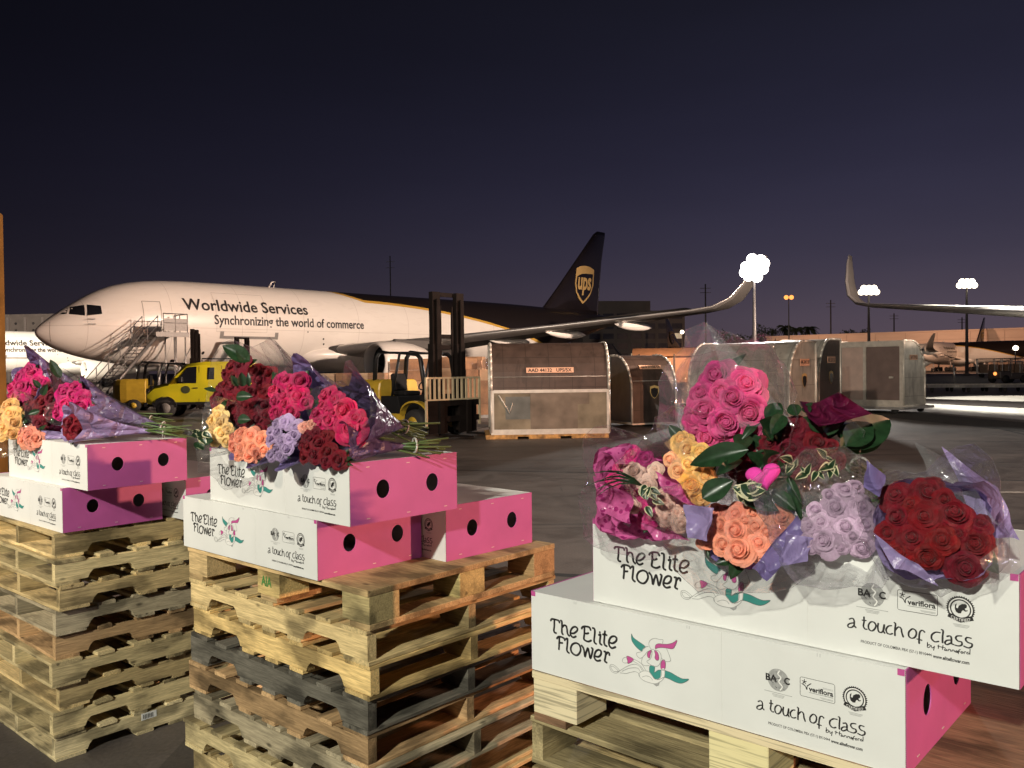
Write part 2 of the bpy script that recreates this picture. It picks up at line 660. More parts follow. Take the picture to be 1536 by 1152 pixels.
# ================================================================== GROUND
def ground_material():
    mt, nt, b = newmat('apron_concrete')
    t = nt.nodes.new('ShaderNodeTexCoord')
    mpn = nt.nodes.new('ShaderNodeMapping')
    mpn.inputs['Rotation'].default_value = (0, 0, R(14))
    nt.links.new(t.outputs['Object'], mpn.inputs[0])
    br = nt.nodes.new('ShaderNodeTexBrick')
    br.offset = 0
    br.inputs['Scale'].default_value = 1
    br.inputs['Brick Width'].default_value = 7.6
    br.inputs['Row Height'].default_value = 7.6
    br.inputs['Mortar Size'].default_value = .07
    br.inputs['Mortar Smooth'].default_value = .3
    br.inputs['Color1'].default_value = (.118, .098, .086, 1)
    br.inputs['Color2'].default_value = (.092, .078, .070, 1)
    br.inputs['Mortar'].default_value = (.018, .017, .016, 1)
    nt.links.new(mpn.outputs[0], br.inputs[0])
    n1, _ = noise(nt, .35, 5)
    n2, _ = noise(nt, 1.8, 6, dist=1.0)
    n3, _ = noise(nt, 45, 4)
    k = mathn(nt, 'MULTIPLY', mathn(nt, 'MULTIPLY_ADD', n1, 1.6, .2), mathn(nt, 'MULTIPLY_ADD', n2, 1.1, .45))
    k = mathn(nt, 'MULTIPLY', k, mathn(nt, 'MULTIPLY_ADD', n3, .9, .55))
    sc = nt.nodes.new('ShaderNodeVectorMath')
    sc.operation = 'SCALE'
    nt.links.new(br.outputs[0], sc.inputs[0])
    nt.links.new(k, sc.inputs['Scale'])
    tm, _t = noise(nt, 1.1, 4, (.05, 2.2, 1), dist=.5)
    tm2, _t = noise(nt, .9, 4, (1.7, .06, 1), dist=.5)
    tyre = mathn(nt, 'MAXIMUM', mathn(nt, 'GREATER_THAN', tm, .63), mathn(nt, 'GREATER_THAN', tm2, .64))
    vo = nt.nodes.new('ShaderNodeTexVoronoi')
    vo.inputs['Scale'].default_value = .55
    nt.links.new(t.outputs['Object'], vo.inputs[0])
    oil = mathn(nt, 'LESS_THAN', mathn(nt, 'ADD', vo.outputs['Distance'], mathn(nt, 'MULTIPLY', n2, .3)), .24)
    c = mixn(nt, mathn(nt, 'MAXIMUM', mathn(nt, 'MULTIPLY', oil, .75), mathn(nt, 'MULTIPLY', tyre, .45)), sc.outputs[0], (.026, .023, .021))
    nt.links.new(c, b.inputs['Base Color'])
    nt.links.new(mathn(nt, 'MULTIPLY_ADD', n2, .5, .33), b.inputs['Roughness'])
    bp = nt.nodes.new('ShaderNodeBump')
    bp.inputs['Strength'].default_value = .25
    bp.inputs['Distance'].default_value = .01
    nt.links.new(n3, bp.inputs['Height'])
    nt.links.new(bp.outputs[0], b.inputs['Normal'])
    return mt


g = MB()
xs = [-2500, -400, -60, -10, 0, 10, 60, 400, 2500]
g.add([(x, y, 0) for y in xs for x in xs], [(j * 9 + i, j * 9 + i + 1, j * 9 + i + 10, j * 9 + i + 9) for j in range(8) for i in range(8)])
tag(g.build('ground', ground_material()), kind='structure')
mk = mat('road_marking_white', (.42, .40, .36), .7, vary=.5, scale=14)
g = MB()
g.add([(6, 12.4, .004), (40, 9.3, .004), (40, 9.48, .004), (6, 12.58, .004)], [(0, 1, 2, 3)])
tag(g.build('apron_marking', mk), kind='structure')
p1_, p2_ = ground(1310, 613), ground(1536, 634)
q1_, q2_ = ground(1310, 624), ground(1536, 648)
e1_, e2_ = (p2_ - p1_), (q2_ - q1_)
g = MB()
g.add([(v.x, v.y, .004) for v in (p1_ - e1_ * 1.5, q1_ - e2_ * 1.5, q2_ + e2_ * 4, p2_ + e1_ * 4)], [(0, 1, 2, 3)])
tag(g.build('dark_ground_strip', mat('dark_strip_surface', (.035, .031, .028), .75, vary=.3, scale=2.5, bump=.1)), kind='structure')  # flat dark strip laid diagonally across the ground

# ================================================================== AIRCRAFT
ST = [(0, 4.28, 4.22, .03), (.12, 4.52, 3.98, .28), (.45, 4.85, 3.66, .62), (1.0, 5.28, 3.33, 1.02), (2.0, 5.98, 2.96, 1.5), (3.0, 6.6, 2.71, 1.86), (4.2, 7.12, 2.5, 2.16),
      (6, 7.5, 2.33, 2.4), (8.5, 7.66, 2.25, 2.515), (20, 7.66, 2.25, 2.515), (36, 7.66, 2.3, 2.515), (40, 7.62, 2.75, 2.45), (44, 7.52, 3.7, 2.15), (48, 7.35, 4.75, 1.6), (51.5, 7.15, 5.7, .95), (54, 6.9, 6.3, .3)]


def stat(x):
    x = max(0, min(54, x))
    for i in range(len(ST) - 1):
        if x <= ST[i + 1][0]:
            a, b = ST[i], ST[i + 1]
            t = (x - a[0]) / (b[0] - a[0])
            p = ST[i - 1] if i else a
            q = ST[i + 2] if i + 2 < len(ST) else b
            out = []
            for k in (1, 2, 3):
                d = (b[k] - a[k]) / (b[0] - a[0])
                m1 = ((b[k] - p[k]) / (b[0] - p[0])) if i else d * 2.2
                m2 = (q[k] - a[k]) / (q[0] - a[0])
                L = b[0] - a[0]
                t2, t3 = t * t, t ** 3
                out.append((2 * t3 - 3 * t2 + 1) * a[k] + (t3 - 2 * t2 + t) * L * m1 + (-2 * t3 + 3 * t2) * b[k] + (t3 - t2) * L * m2)
            return out
    return ST[-1][1:]


def skin_y(x, z, eps=.02):
    zt, zb, hw = stat(x)
    c, h = (zt + zb) / 2, (zt - zb) / 2
    q = max(0., 1 - ((z - c) / h) ** 2)
    return hw * math.sqrt(q) + eps


def wrap_on_fuselage(vs, fs, mb, side, mi=0, eps=.02, step=.22, xstep=.6):
    me = bpy.data.meshes.new('t')
    me.from_pydata([(x, 0, z) for x, z in vs], [], fs)
    bm = bmesh.new()
    bm.from_mesh(me)
    for ax, st in ((2, step), (0, xstep)):
        lo = min(v.co[ax] for v in bm.verts)
        hi = max(v.co[ax] for v in bm.verts)
        p = lo + st
        while p < hi:
            co = [0, 0, 0]
            no = [0, 0, 0]
            co[ax] = p
            no[ax] = 1
            bmesh.ops.bisect_plane(bm, geom=bm.verts[:] + bm.edges[:] + bm.faces[:], plane_co=co, plane_no=no)
            p += st
    bm.verts.index_update()
    mb.add([(v.co.x, side * skin_y(v.co.x, v.co.z, eps), v.co.z) for v in bm.verts],
           [tuple(v.index for v in f.verts) for f in bm.faces], mi, True)
    bm.free()
    bpy.data.meshes.remove(me)


def rect2(x0, z0, x1, z1):
    return [(x0, z0), (x1, z0), (x1, z1), (x0, z1)], [(0, 1, 2, 3)]


def aircraft_paint():
    mt, nt, b = newmat('aircraft_paint')
    t = nt.nodes.new('ShaderNodeTexCoord')
    sp = nt.nodes.new('ShaderNodeSeparateXYZ')
    nt.links.new(t.outputs['Object'], sp.inputs[0])
    x, z = sp.outputs[0], sp.outputs[2]
    fw = mathn(nt, 'MAXIMUM', mathn(nt, 'SUBTRACT', 21.5, x), 0)
    bk = mathn(nt, 'MAXIMUM', mathn(nt, 'SUBTRACT', x, 20), 0)
    zb = mathn(nt, 'SUBTRACT', mathn(nt, 'MULTIPLY_ADD', fw, .32, 7.05), mathn(nt, 'MULTIPLY', mathn(nt, 'MULTIPLY', bk, bk), .0068))
    d = mathn(nt, 'SUBTRACT', z, zb)
    brown = mathn(nt, 'GREATER_THAN', d, 0)
    gold = mathn(nt, 'GREATER_THAN', d, -.2)
    n, _ = noise(nt, .8, 4, (1, 1, 3))
    w = mixn(nt, n, (.80, .76, .70), (.86, .83, .78))
    # panel seams
    sx = mathn(nt, 'LESS_THAN', mathn(nt, 'ABSOLUTE', mathn(nt, 'SUBTRACT', mathn(nt, 'FRACT', mathn(nt, 'MULTIPLY', x, .22)), .5)), .0028)
    sz = mathn(nt, 'LESS_THAN', mathn(nt, 'ABSOLUTE', mathn(nt, 'SUBTRACT', z, 4.62)), .012)
    w = mixn(nt, mathn(nt, 'MULTIPLY', mathn(nt, 'MAXIMUM', sx, sz), .55), w, (.4, .36, .32))
    gr, _g = noise(nt, 1.6, 6, (.5, 1, 2.5), dist=.8)
    belly = mathn(nt, 'MULTIPLY', mathn(nt, 'GREATER_THAN', gr, .60), .06)
    w = mixn(nt, belly, w, (.34, .30, .26))
    c = mixn(nt, gold, w, (.62, .37, .06))
    c = mixn(nt, brown, c, (.012, .009, .009))
    nt.links.new(c, b.inputs['Base Color'])
    b.inputs['Roughness'].default_value = .32
    b.inputs['Coat Weight'].default_value = .3
    return mt


M_AP = aircraft_paint()
M_TAIL = mat('tail_brown_paint', (.013, .010, .011), .22, coat=.5, vary=.1, scale=1)
M_WING = mat('wing_grey_metal', (.10, .095, .09), .6, .15, vary=.1, scale=1.2)
M_SLAT = mat('bare_metal_leading_edge', (.62, .60, .58), .32, .8, vary=.05)
M_BLACK = mat('matt_black', (.012, .012, .013), .5)
M_INK = mat('printed_black_ink', (.018, .016, .016), .55, vary=.02)
M_GLASS = mat('dark_glass', (.012, .013, .016), .07, coat=.6, vary=.02)
M_RUB = mat('tyre_rubber', (.022, .021, .021), .75, vary=.2, scale=20)
M_STEEL = mat('galvanised_steel', (.42, .41, .40), .4, .6, vary=.15, scale=5)
M_GOLD = mat('shield_gold', (.62, .42, .16), .4, vary=.04)
M_SEAM = mat('seam_grey', (.30, .27, .25), .5, vary=.05)
M_DOORG = mat('scuff_plate_grey', (.26, .25, .24), .5, vary=.1)


def foil(n=10):
    up, lo = [], []
    for i in range(n + 1):
        x = .5 * (1 - math.cos(PI * i / n))
        t = .6 * (.2969 * math.sqrt(x) - .126 * x - .3516 * x * x + .2843 * x ** 3 - .1015 * x ** 4) / .12
        up.append((x, t * .8))
        lo.append((x, -t))
    return up + lo[::-1][1:-1]


def section(y, x, c, z, th, cant=0.):
    """airfoil section; cant tilts the thickness axis from up (0) to outboard (90 deg)"""
    out = []
    for fx, fz in foil():
        tz = fz * th * c
        out.append((x + fx * c, y - math.sin(cant) * tz, z + math.cos(cant) * tz - fx * c * .03))
    return out


def build_aircraft(loc, rz, label, first=None):
    if first is not None:
        a = copy_tree(first)
        a.location = loc
        a.rotation_euler = (0, 0, rz)
        a['label'] = label
        return a
    root = empty('cargo_aircraft', loc, rz, label, 'aircraft', 'cargo jets parked on the apron')
    # fuselage
    mb = MB()
    xs = [0, .05, .12, .25, .45, .7, 1, 1.4, 1.8, 2.3, 2.8, 3.4, 4.2, 5, 6, 7, 8.5] + [8.5 + i * 1.5 for i in range(1, 20)] + [38, 39, 40, 41, 42, 43, 44, 45, 46, 47, 48, 49, 50, 51, 52, 53, 53.6, 54]
    rings = []
    for x in xs:
        zt, zb, hw = stat(x)
        c, h = (zt + zb) / 2, (zt - zb) / 2
        rings.append([(x, hw * math.sin(2 * PI * k / 48), c + h * math.cos(2 * PI * k / 48)) for k in range(48)])
    mb.loft(rings, 0)
    # belly fairing between the wings
    rings = []
    for i in range(13):
        t = i / 12
        x = 15.5 + t * 15.5
        r = math.sin(PI * min(1, max(0, t)) ** .9) ** .5 if 0 < t < 1 else .02
        rings.append([(x, (1.1 + 1.75 * r) * math.sin(2 * PI * k / 24), 3.0 + (.35 + .95 * r) * math.cos(2 * PI * k / 24)) for k in range(24)])
    mb.loft(rings, 0)
    mb.build('fuselage', M_AP, root)
    # radome seam, door outline, cargo door outline, pitot probes
    for sd in (-1, 1):
        q = MB()
        panes = [[(1.02, 5.27), (1.42, 5.30), (1.62, 5.68), (1.45, 5.62)], [(1.5, 5.28), (2.18, 5.20), (2.30, 5.84), (1.72, 5.73)], [(2.27, 5.20), (3.0, 5.30), (3.02, 5.78), (2.42, 5.86)]]
        for pn in panes:
            q2 = MB()
            wrap_on_fuselage(pn, [(0, 1, 2, 3)], q2, sd, 0, .015, .12, .15)
            q2.build('cockpit_window', M_GLASS, root)
        for nm_, x0, x1, z0, z1, w in (('door_outline', 5.15, 6.2, 4.3, 6.15, .035), ('cargo_door_outline', 9.6, 13.1, 4.42, 6.9, .012)):
            q = MB()
            for r_ in (rect2(x0, z0, x0 + w, z1), rect2(x1 - w, z0, x1, z1), rect2(x0, z1 - w, x1, z1), rect2(x0, z0, x1, z0 + w)):
                wrap_on_fuselage(*r_, q, sd, 0, .012)
            q.build(nm_, M_SEAM, root)
        q = MB()
        for k in range(40):
            z0 = 3.72 + k * .028
            x0 = .53 + .10 * ((z0 - 4.28) / .56) ** 2
            wrap_on_fuselage([(x0, z0), (x0 + .02, z0), (x0 + .02, z0 + .028), (x0, z0 + .028)], [(0, 1, 2, 3)], q, sd, 0, .006)
        q.build('radome_seam', M_SEAM, root)
        q = MB()
        for r_ in (rect2(9.85, 4.0, 13.95, 4.17), rect2(9.85, 4.17, 10.1, 4.45), rect2(13.7, 4.17, 13.95, 4.45)):
            wrap_on_fuselage(*r_, q, sd, 0, .014)
        q.build('cargo_sill_plate', M_DOORG, root)
        q = MB()
        for z in (4.72, 5.0):
            y = skin_y(2.6, z, 0)
            q.tube([(2.6, sd * y, z), (2.6, sd * (y + .12), z), (2.2, sd * (y + .12), z)], .018, 5)
        q.build('pitot_probe', M_STEEL, root)
        q = MB()
        for (x, z, r) in ((17.5, 4.1, .07), (17.6, 3.75, .07), (16.2, 4.55, .05), (9.0, 3.1, .10)):
            wrap_on_fuselage([(x + r * math.cos(w * PI / 4), z + r * math.sin(w * PI / 4)) for w in range(8)], [tuple(range(8))], q, sd, 0, .012)
        q.build('service_port', M_BLACK, root)
        # lettering, nose to tail on the port side, tail to nose on the other
        for txt, x0, z0, w, h in (('Worldwide Services', 7.55, 5.70, 8.75, .74), ('Synchronizing the world of commerce', 9.45, 4.68, 11.4, .80)):
            vs, fs = text2d(txt, x0, z0, w, h, .019, 1.0)
            if sd > 0:
                vs = [(2 * x0 + w - x, z) for x, z in vs]
            q = MB()
            wrap_on_fuselage(vs, fs, q, sd, 0, .02)
            q.build('fuselage_lettering', M_INK, root)
    # wings
    for sd in (-1, 1):
        secs = [(1.8, 17.6, 9.9, 3.35, .13, 0), (2.6, 18.4, 9.2, 3.45, .125, 0), (8.0, 22.2, 6.4, 3.95, .115, 0), (15, 27.2, 4.2, 4.75, .105, 0), (22.2, 32.6, 2.5, 5.62, .10, 0),
                (23.3, 33.5, 2.2, 5.85, .10, R(25)), (24.1, 34.3, 1.95, 6.4, .09, R(55)), (24.6, 35.2, 1.6, 7.4, .09, R(76)), (25.0, 36.4, 1.05, 8.7, .09, R(80)), (25.15, 37.1, .6, 9.35, .08, R(80))]
        mb = MB()
        mb.loft([[(p[0], sd * p[1], p[2]) for p in section(*s_)] for s_ in secs])
        wing = mb.build('wing', M_WING, root)
        # bright leading edge
        mb = MB()
        rings = []
        for s_ in secs[1:]:
            f = section(*s_)
            n = len(f)
            ids = [3, 2, 1, 0, n - 1, n - 2, n - 3]
            ring = []
            for i in ids:
                p = Vector(f[i])
                cx = Vector(section(*s_)[5])
                ring.append((p.x - .012, sd * p.y, p.z + (.012 if i <= 5 and i > 0 else -.012)))
            rings.append(ring)
        mb.loft(rings, 0, closed=False, caps=False)
        mb.build('leading_edge', M_SLAT, wing)
        # flap track fairings
        for y, x in ((5.6, 25.6), (10.6, 27.2), (14.2, 29.2), (18.2, 31.6)):
            zz = 3.45 + (y - 2.6) * .112 - .42
            mb = MB()
            rings = []
            for i in range(9):
                t = i / 8
                r = max(.03, math.sin(PI * t) ** .6) * .34
                rings.append([(x - 1.9 + 4.4 * t, sd * y + r * .75 * math.sin(2 * PI * k / 12), zz + .02 - t * .12 + r * math.cos(2 * PI * k / 12)) for k in range(12)])
            mb.loft(rings)
            mb.build('flap_fairing', M_AP, wing)
        # engine
        mb = MB()
        prof = [(4.6, .62), (4.0, .95), (3.0, 1.22), (1.8, 1.34), (.8, 1.34), (.25, 1.27), (.05, 1.2), (0, 1.13), (.08, 1.07), (.5, 1.05), (1.0, 1.06)]
        cx, cy, cz = 17.6, sd * 7.92, 2.45
        mb.loft([[(cx + px, cy + pr * math.sin(2 * PI * k / 28), cz + pr * math.cos(2 * PI * k / 28)) for k in range(28)] for px, pr in prof], caps=False)
        mb.loft([[(cx + px, cy + pr * math.sin(2 * PI * k / 20), cz + pr * math.cos(2 * PI * k / 20)) for k in range(20)] for px, pr in ((5.9, .12), (5.0, .4), (4.5, .58), (4.3, .5))])
        eng = mb.build('engine', M_AP, root)
        mb = MB()
        mb.loft([[(cx + px, cy + pr * math.sin(2 * PI * k / 24), cz + pr * math.cos(2 * PI * k / 24)) for k in range(24)] for px, pr in ((.12, .01), (.55, .25), (.72, .3), (.75, 1.045))], caps=False)
        mb.build('fan', M_BLACK, eng)
        mb = MB()
        mb.box((19.2, cy - .16, 3.3), (24.6, cy + .16, 3.95))
        mb.build('engine_pylon', M_WING, root, bevel=.08)
        # horizontal stabiliser
        mb = MB()
        mb.loft([[(p[0], sd * p[1], p[2]) for p in section(*s_)] for s_ in ((.6, 46.4, 5.2, 6.35, .10, 0), (9.3, 52.2, 1.9, 7.35, .09, 0))])
        mb.build('tailplane', M_WING, root)
        # main gear
        mb = MB()
        mb.cyl((26, sd * 4.65, .7), (26, sd * 4.4, 3.3), .17)
        mb.cyl((25.2, sd * 4.65, .58), (26.8, sd * 4.65, .58), .11)
        gear = mb.build('main_gear', M_STEEL, root)
        for dx in (-.72, .72):
            for dy in (-.56, .56):
                w = MB()
                yy = sd * 4.65 + dy
                w.tube([(26 + dx, yy - .2, .57), (26 + dx, yy - .14, .57), (26 + dx, yy + .14, .57), (26 + dx, yy + .2, .57)], [.44, .57, .57, .44], 20)
                w.build('wheel', M_RUB, gear)
    # nose gear
    mb = MB()
    mb.cyl((6.9, 0, .45), (7.1, 0, 2.6), .11)
    gear = mb.build('nose_gear', M_STEEL, root)
    for dy in (-.32, .32):
        w = MB()
        w.tube([(6.9, dy - .15, .46), (6.9, dy - .1, .46), (6.9, dy + .1, .46), (6.9, dy + .15, .46)], [.36, .46, .46, .36], 18)
        w.build('wheel', M_RUB, gear)
    # fin
    mb = MB()
    rings = []
    for z, xl, xt, th in ((6.9, 40.2, 51.4, .20), (7.6, 43.1, 51.3, .42), (9.5, 45.1, 51.6, .38), (12.5, 48.1, 52.0, .27), (15.1, 50.7, 52.6, .17), (15.45, 51.3, 52.6, .08)):
        rings.append([(xl + fx * (xt - xl), fz * th * 1.45, z) for fx, fz in foil()])
    mb.loft(rings)
    fin = mb.build('tail_fin', M_TAIL, root)
    mb = MB()
    mb.tube([(14.7, 0, 7.6), (15.0, 0, 8.05), (15.25, 0, 8.1), (15.1, 0, 7.6)], .06, 6)
    mb.build('roof_antenna', M_AP, root)
    # shield on the fin
    sh = [(-1.35, 1.55), (-.7, 1.78), (0, 1.86), (.7, 1.78), (1.35, 1.55), (1.4, 0), (1.15, -.8), (.65, -1.4), (0, -1.9), (-.65, -1.4), (-1.15, -.8), (-1.4, 0)]
    for sd in (-1, 1):
        def on_fin(vs, fs, mi, e, q):
            # lean with the fin; mirror on the far side
            out = []
            for x, z in vs:
                X = 48.85 + (x if sd < 0 else -x) + z * .18
                out.append((X, sd * (.30 + e - (z + 0) * .028), 10.0 + z))
            q.add(out, fs, mi)
        q = MB()
        on_fin(*fill2d(sh), 0, 0, q)
        em = q.build('shield_emblem', [M_GOLD, M_TAIL], fin)
        q = MB()
        inn = [(-1.18, .75), (-.6, 1.0), (.2, 1.1), (1.18, 1.1), (1.22, 0), (1.0, -.72), (.55, -1.22), (0, -1.66), (-.55, -1.22), (-1.0, -.72), (-1.22, 0)]
        on_fin(*fill2d(inn), 0, .03, q)
        q.build('shield_field', M_TAIL, em)
        q = MB()
        vs, fs = text2d('ups', -1.0, -1.05, 2.0, 1.75, .03)
        on_fin(vs, fs, 0, .05, q)
        q.build('shield_lettering', M_GOLD, em)
    return root


YAWP = PI / 2 - 0.76158
P1 = Vector((-26.80, 48.28, 0))
AFT = Vector((math.sin(.76158), math.cos(.76158), 0))
PORT = Vector((math.cos(.76158), -math.sin(.76158), 0))
plane1 = build_aircraft(P1, YAWP, 'whole white cargo jet with stairs at its nose and a dark tail fin')
t = at(42, 515, 113)
build_aircraft((t.x - AFT.x * 12.6 - PORT.x * 2.5, t.y - AFT.y * 12.6 - PORT.y * 2.5, 0), YAWP, 'floodlit white cargo jet seen only under the nose of the whole jet', plane1)
t = at(1300, 455, 53)
build_aircraft((t.x - AFT.x * 32.6 + PORT.x * 22.2, t.y - AFT.y * 32.6 + PORT.y * 22.2, 0), YAWP, 'cargo jet of which only the upturned wing tip shows at right', plane1)
for w_o in [c_ for o_ in COL.objects if o_.get('label', '').startswith('cargo jet of which only') for c_ in o_.children if c_.name.startswith('wing')]:
    for f_o in list(w_o.children):
        if f_o.name.startswith('flap_fairing'):
            bpy.data.objects.remove(f_o)
build_aircraft(at(1386, 540, 214) * 1, YAWP, 'far cargo jet with engine and wing in front of the orange lit warehouse', plane1).location.z = 0
t = at(1309, 548, 204)
build_aircraft((t.x + 22, t.y + 46, 0), R(90 + 25.5) + PI, 'far jet of which the dark tail fin rises behind the last container', plane1)
t = at(1003, 552, 235)
build_aircraft((t.x + 30, t.y + 42, 0), R(270 - 36), 'distant dark cargo jet standing before the office building', plane1)

# ================================================================== AIR STAIRS
def plane_pt(x, y, z):
    return P1 + AFT * x + PORT * y + Vector((0, 0, z))


st = empty('air_stairs', P1 + AFT * 6 + PORT * 3.6, YAWP, 'grey metal air stairs with railed platform at the front door of the white jet', 'air stairs')
M_ALU = mat('brushed_aluminium', (.22, .21, .20), .5, .3, vary=.12, scale=9)
# local: x aft, y starboard (negative = away from the jet), z up
mb = MB()
mb.box((-1.1, -.95, 4.06), (.75, .9, 4.2))
mb.box((-1.15, -1.0, 3.95), (.8, -.93, 4.22))
mb.build('platform', M_ALU, st)
mb = MB()
for z in (4.75, 5.28):
    mb.tube([(-.7, -.97, z), (.72, -.97, z), (.72, .75, z)], .03, 6)
for x, y in ((-.7, -.97), (0, -.97), (.72, -.97), (.72, 0), (.72, .75)):
    mb.cyl((x, y, 4.2), (x, y, 5.28), .03, 6)
mb.box((-.66, -.985, 4.3), (.69, -.965, 5.0))
mb.build('platform_railing', M_ALU, st)
top, bot = Vector((-1.05, 0, 4.1)), Vector((-5.0, -1.9, .45))
d = bot - top
sdv = Vector((-d.y, d.x, 0)).normalized()
for s_ in (-.55, .55):
    mb = MB()
    n = 2
    a, b = top + sdv * s_, bot + sdv * s_
    for k in (0,):
        mb.tube([a, b], .10, 4)
    mb.build('stringer', M_ALU, st)
    mb = MB()
    for hh in (.55, 1.05):
        mb.tube([a + Vector((0, 0, hh)), b + Vector((0, 0, hh))], .028, 6)
    for k in range(6):
        p = a.lerp(b, k / 5)
        mb.cyl(p, p + Vector((0, 0, 1.05)), .025, 6)
    mb.build('handrail', M_ALU, st)
for k in range(18):
    p = top.lerp(bot, (k + .5) / 18)
    mb = MB()
    rot = Matrix.Translation(p) @ Matrix.Rotation(math.atan2(d.y, d.x), 4, 'Z')
    mb.cbox((0, 0, 0), (.24, 1.0, .04), 0, rot)
    mb.build('tread', M_ALU, st)
mb = MB()
for x in (.1, .65):
    for y in (-.8, .6):
        mb.cyl((x, y, .5), (x, y, 4.05), .045, 6)
mb.box((-4.6, -1.6, .38), (1.3, .8, .52))
mb.cyl((-.6, -.8, .5), (1.0, -.8, 3.4), .03, 6)
mb.build('undercarriage', M_STEEL, st)
for x in (-3.6, .6):
    for y in (-1.5, .7):
        mb = MB()
        mb.cyl((x, y - .1, .3), (x, y + .1, .3), .3, 16)
        mb.build('wheel', M_RUB, st)

# ================================================================== BUILDINGS
def wall_quad(mb, a, b, z0, z1, mi=0):
    mb.add([(a[0], a[1], z0), (b[0], b[1], z0), (b[0], b[1], z1), (a[0], a[1], z1)], [(0, 1, 2, 3)], mi)


M_WH = mat('warehouse_wall_paint', (.50, .38, .30), .75, vary=.08, scale=.15, stretch=(1, 1, 6))
M_TRIM = mat('dark_trim', (.05, .045, .045), .6)
A = at(1150, 545, 295)
B = at(1536, 545, 246)
A.z = B.z = 0
dv = (B - A).normalized()
B2 = B + dv * 90
nv = Vector((-dv.y, dv.x, 0))
L = (B2 - A).length
wh = empty('warehouse', A, math.atan2(dv.y, dv.x), 'long flat roofed warehouse lit orange by sodium lamps at the right', 'warehouse')
mb = MB()
mb.box((0, 0, 0), (L, 40, 11.7))
mb.box((-.3, -.3, 11.7), (L + .3, 40.3, 12.2))
mb.build('wall', M_WH, wh, bevel=.05)
mb = MB()
for i in range(1, int(L / 9)):
    mb.box((i * 9 - .1, -.12, 0), (i * 9 + .1, 0, 11.7))
mb.box((0, -.1, 9.3), (L, 0, 9.45))
mb.build('pilaster', mat('warehouse_seam', (.40, .30, .24), .7), wh)
for i in range(9):
    mb = MB()
    mb.box((12 + i * 16, -.16, 7.6), (13.6 + i * 16, -.02, 8.5))
    mb.build('vent', M_TRIM, wh)
for i in range(7):
    mb = MB()
    mb.box((7 + i * 19, -.15, 0), (11 + i * 19, -.02, 4.4))
    mb.build('dock_door', mat('dock_door_grey', (.24, .2, .18), .6), wh)
for i, (k, pw) in enumerate(((.10, 2.0), (.35, 2.2), (.6, 2.4), (.82, 2.4))):
    p = A + dv * (L * k) - nv * 16
    p = p - nv * 8
    lamp('warehouse_sodium_lamp', (p.x, p.y, 9), p + nv * 24 + Vector((0, 0, 5)), 6200 * pw, (1, .56, .36), 140, .4, 1)

ofc = at(905, 552, 300)
of = empty('office_building', (ofc.x - 6, ofc.y, 0), R(8), 'dark six storey office block with window bands behind the wing', 'building')
M_OF = mat('office_wall', (.10, .085, .08), .8, vary=.1, scale=.3)
mb = MB()
mb.box((0, 0, 0), (36, 22, 22.0))
mb.box((4, 2, 22.0), (24, 18, 25.6))
mb.box((-1.0, .3, 0), (0, 21, 18.5))
mb.build('wall', M_OF, of)
M_OFW = mat('office_window', (.035, .035, .045), .2, vary=.3, scale=.7)
M_LIT = mat('lit_window', (1, .86, .6), .4, emit=.22, vary=.3, scale=.4)
for fl in range(6):
    for i in range(7):
        mb = MB()
        mb.box((1.2 + i * 5, -.12, 1.6 + fl * 3.5), (5.0 + i * 5, .05, 3.5 + fl * 3.5))
        mb.build('window', M_LIT if (fl, i) in ((5, 5), (1, 3), (3, 6)) else M_OFW, of)
bu = at(8, 560, 205)
lb = empty('grey_depot', (bu.x - 20, bu.y, 0), R(-4), 'long grey panelled depot with round vents behind the left jet', 'building')
mb = MB()
mb.box((0, 0, 0), (46, 20, 15.6))
mb.box((-.2, -.2, 15.6), (46.2, 20.2, 16.2))
mb.build('wall', mat('depot_wall', (.24, .2, .18), .8, vary=.12, scale=.5), lb)
for i in range(10):
    mb = MB()
    mb.box((4.4 + i * 4.3, -.25, 0), (5.0 + i * 4.3, 0, 15.5))
    mb.build('pilaster', mat('depot_pilaster', (.32, .27, .25), .8), lb)
    for zz in (14.0, 12.4):
        mb = MB()
        mb.cyl((6.6 + i * 4.3, -.1, zz), (6.6 + i * 4.3, .1, zz), .3, 14)
        mb.build('round_vent', M_TRIM, lb)
sh = at(948, 552, 110)
sd_ = empty('low_shed', (sh.x, sh.y, 0), R(-10), 'low tan shed with dark posts between the containers', 'shed')
mb = MB()
mb.box((0, 0, 0), (10.5, 6, 3.3))
mb.loft([[(0, -.6, 3.3), (0, 6.4, 3.3), (0, 3, 4.4)], [(10.5, -.6, 3.3), (10.5, 6.4, 3.3), (10.5, 3, 4.4)]], smooth=False)
mb.build('wall', mat('shed_wall', (.42, .28, .2), .8, vary=.15, scale=1), sd_)
for i in range(5):
    mb = MB()
    mb.box((.8 + i * 2.2, -.5, 0), (1.05 + i * 2.2, -.3, 3.6))
    mb.build('post', M_TRIM, sd_)
lamp('shed_sodium_lamp', (sh.x + 4, sh.y - 9, 6), (sh.x + 4, sh.y, 2), 9000, (1, .5, .25), 120, .3)

# ================================================================== MASTS AND POLES
M_POLE = mat('lamp_pole_grey', (.20, .19, .19), .5, .3)
M_HOT = mat('floodlight_lens', (1, .97, .93), .3, emit=9, vary=.01)
M_WARM = mat('warm_floodlight_lens', (1, .84, .62), .3, emit=7, vary=.01)
M_SOD = mat('sodium_lens', (1, .34, .08), .3, emit=1.9, vary=.01)


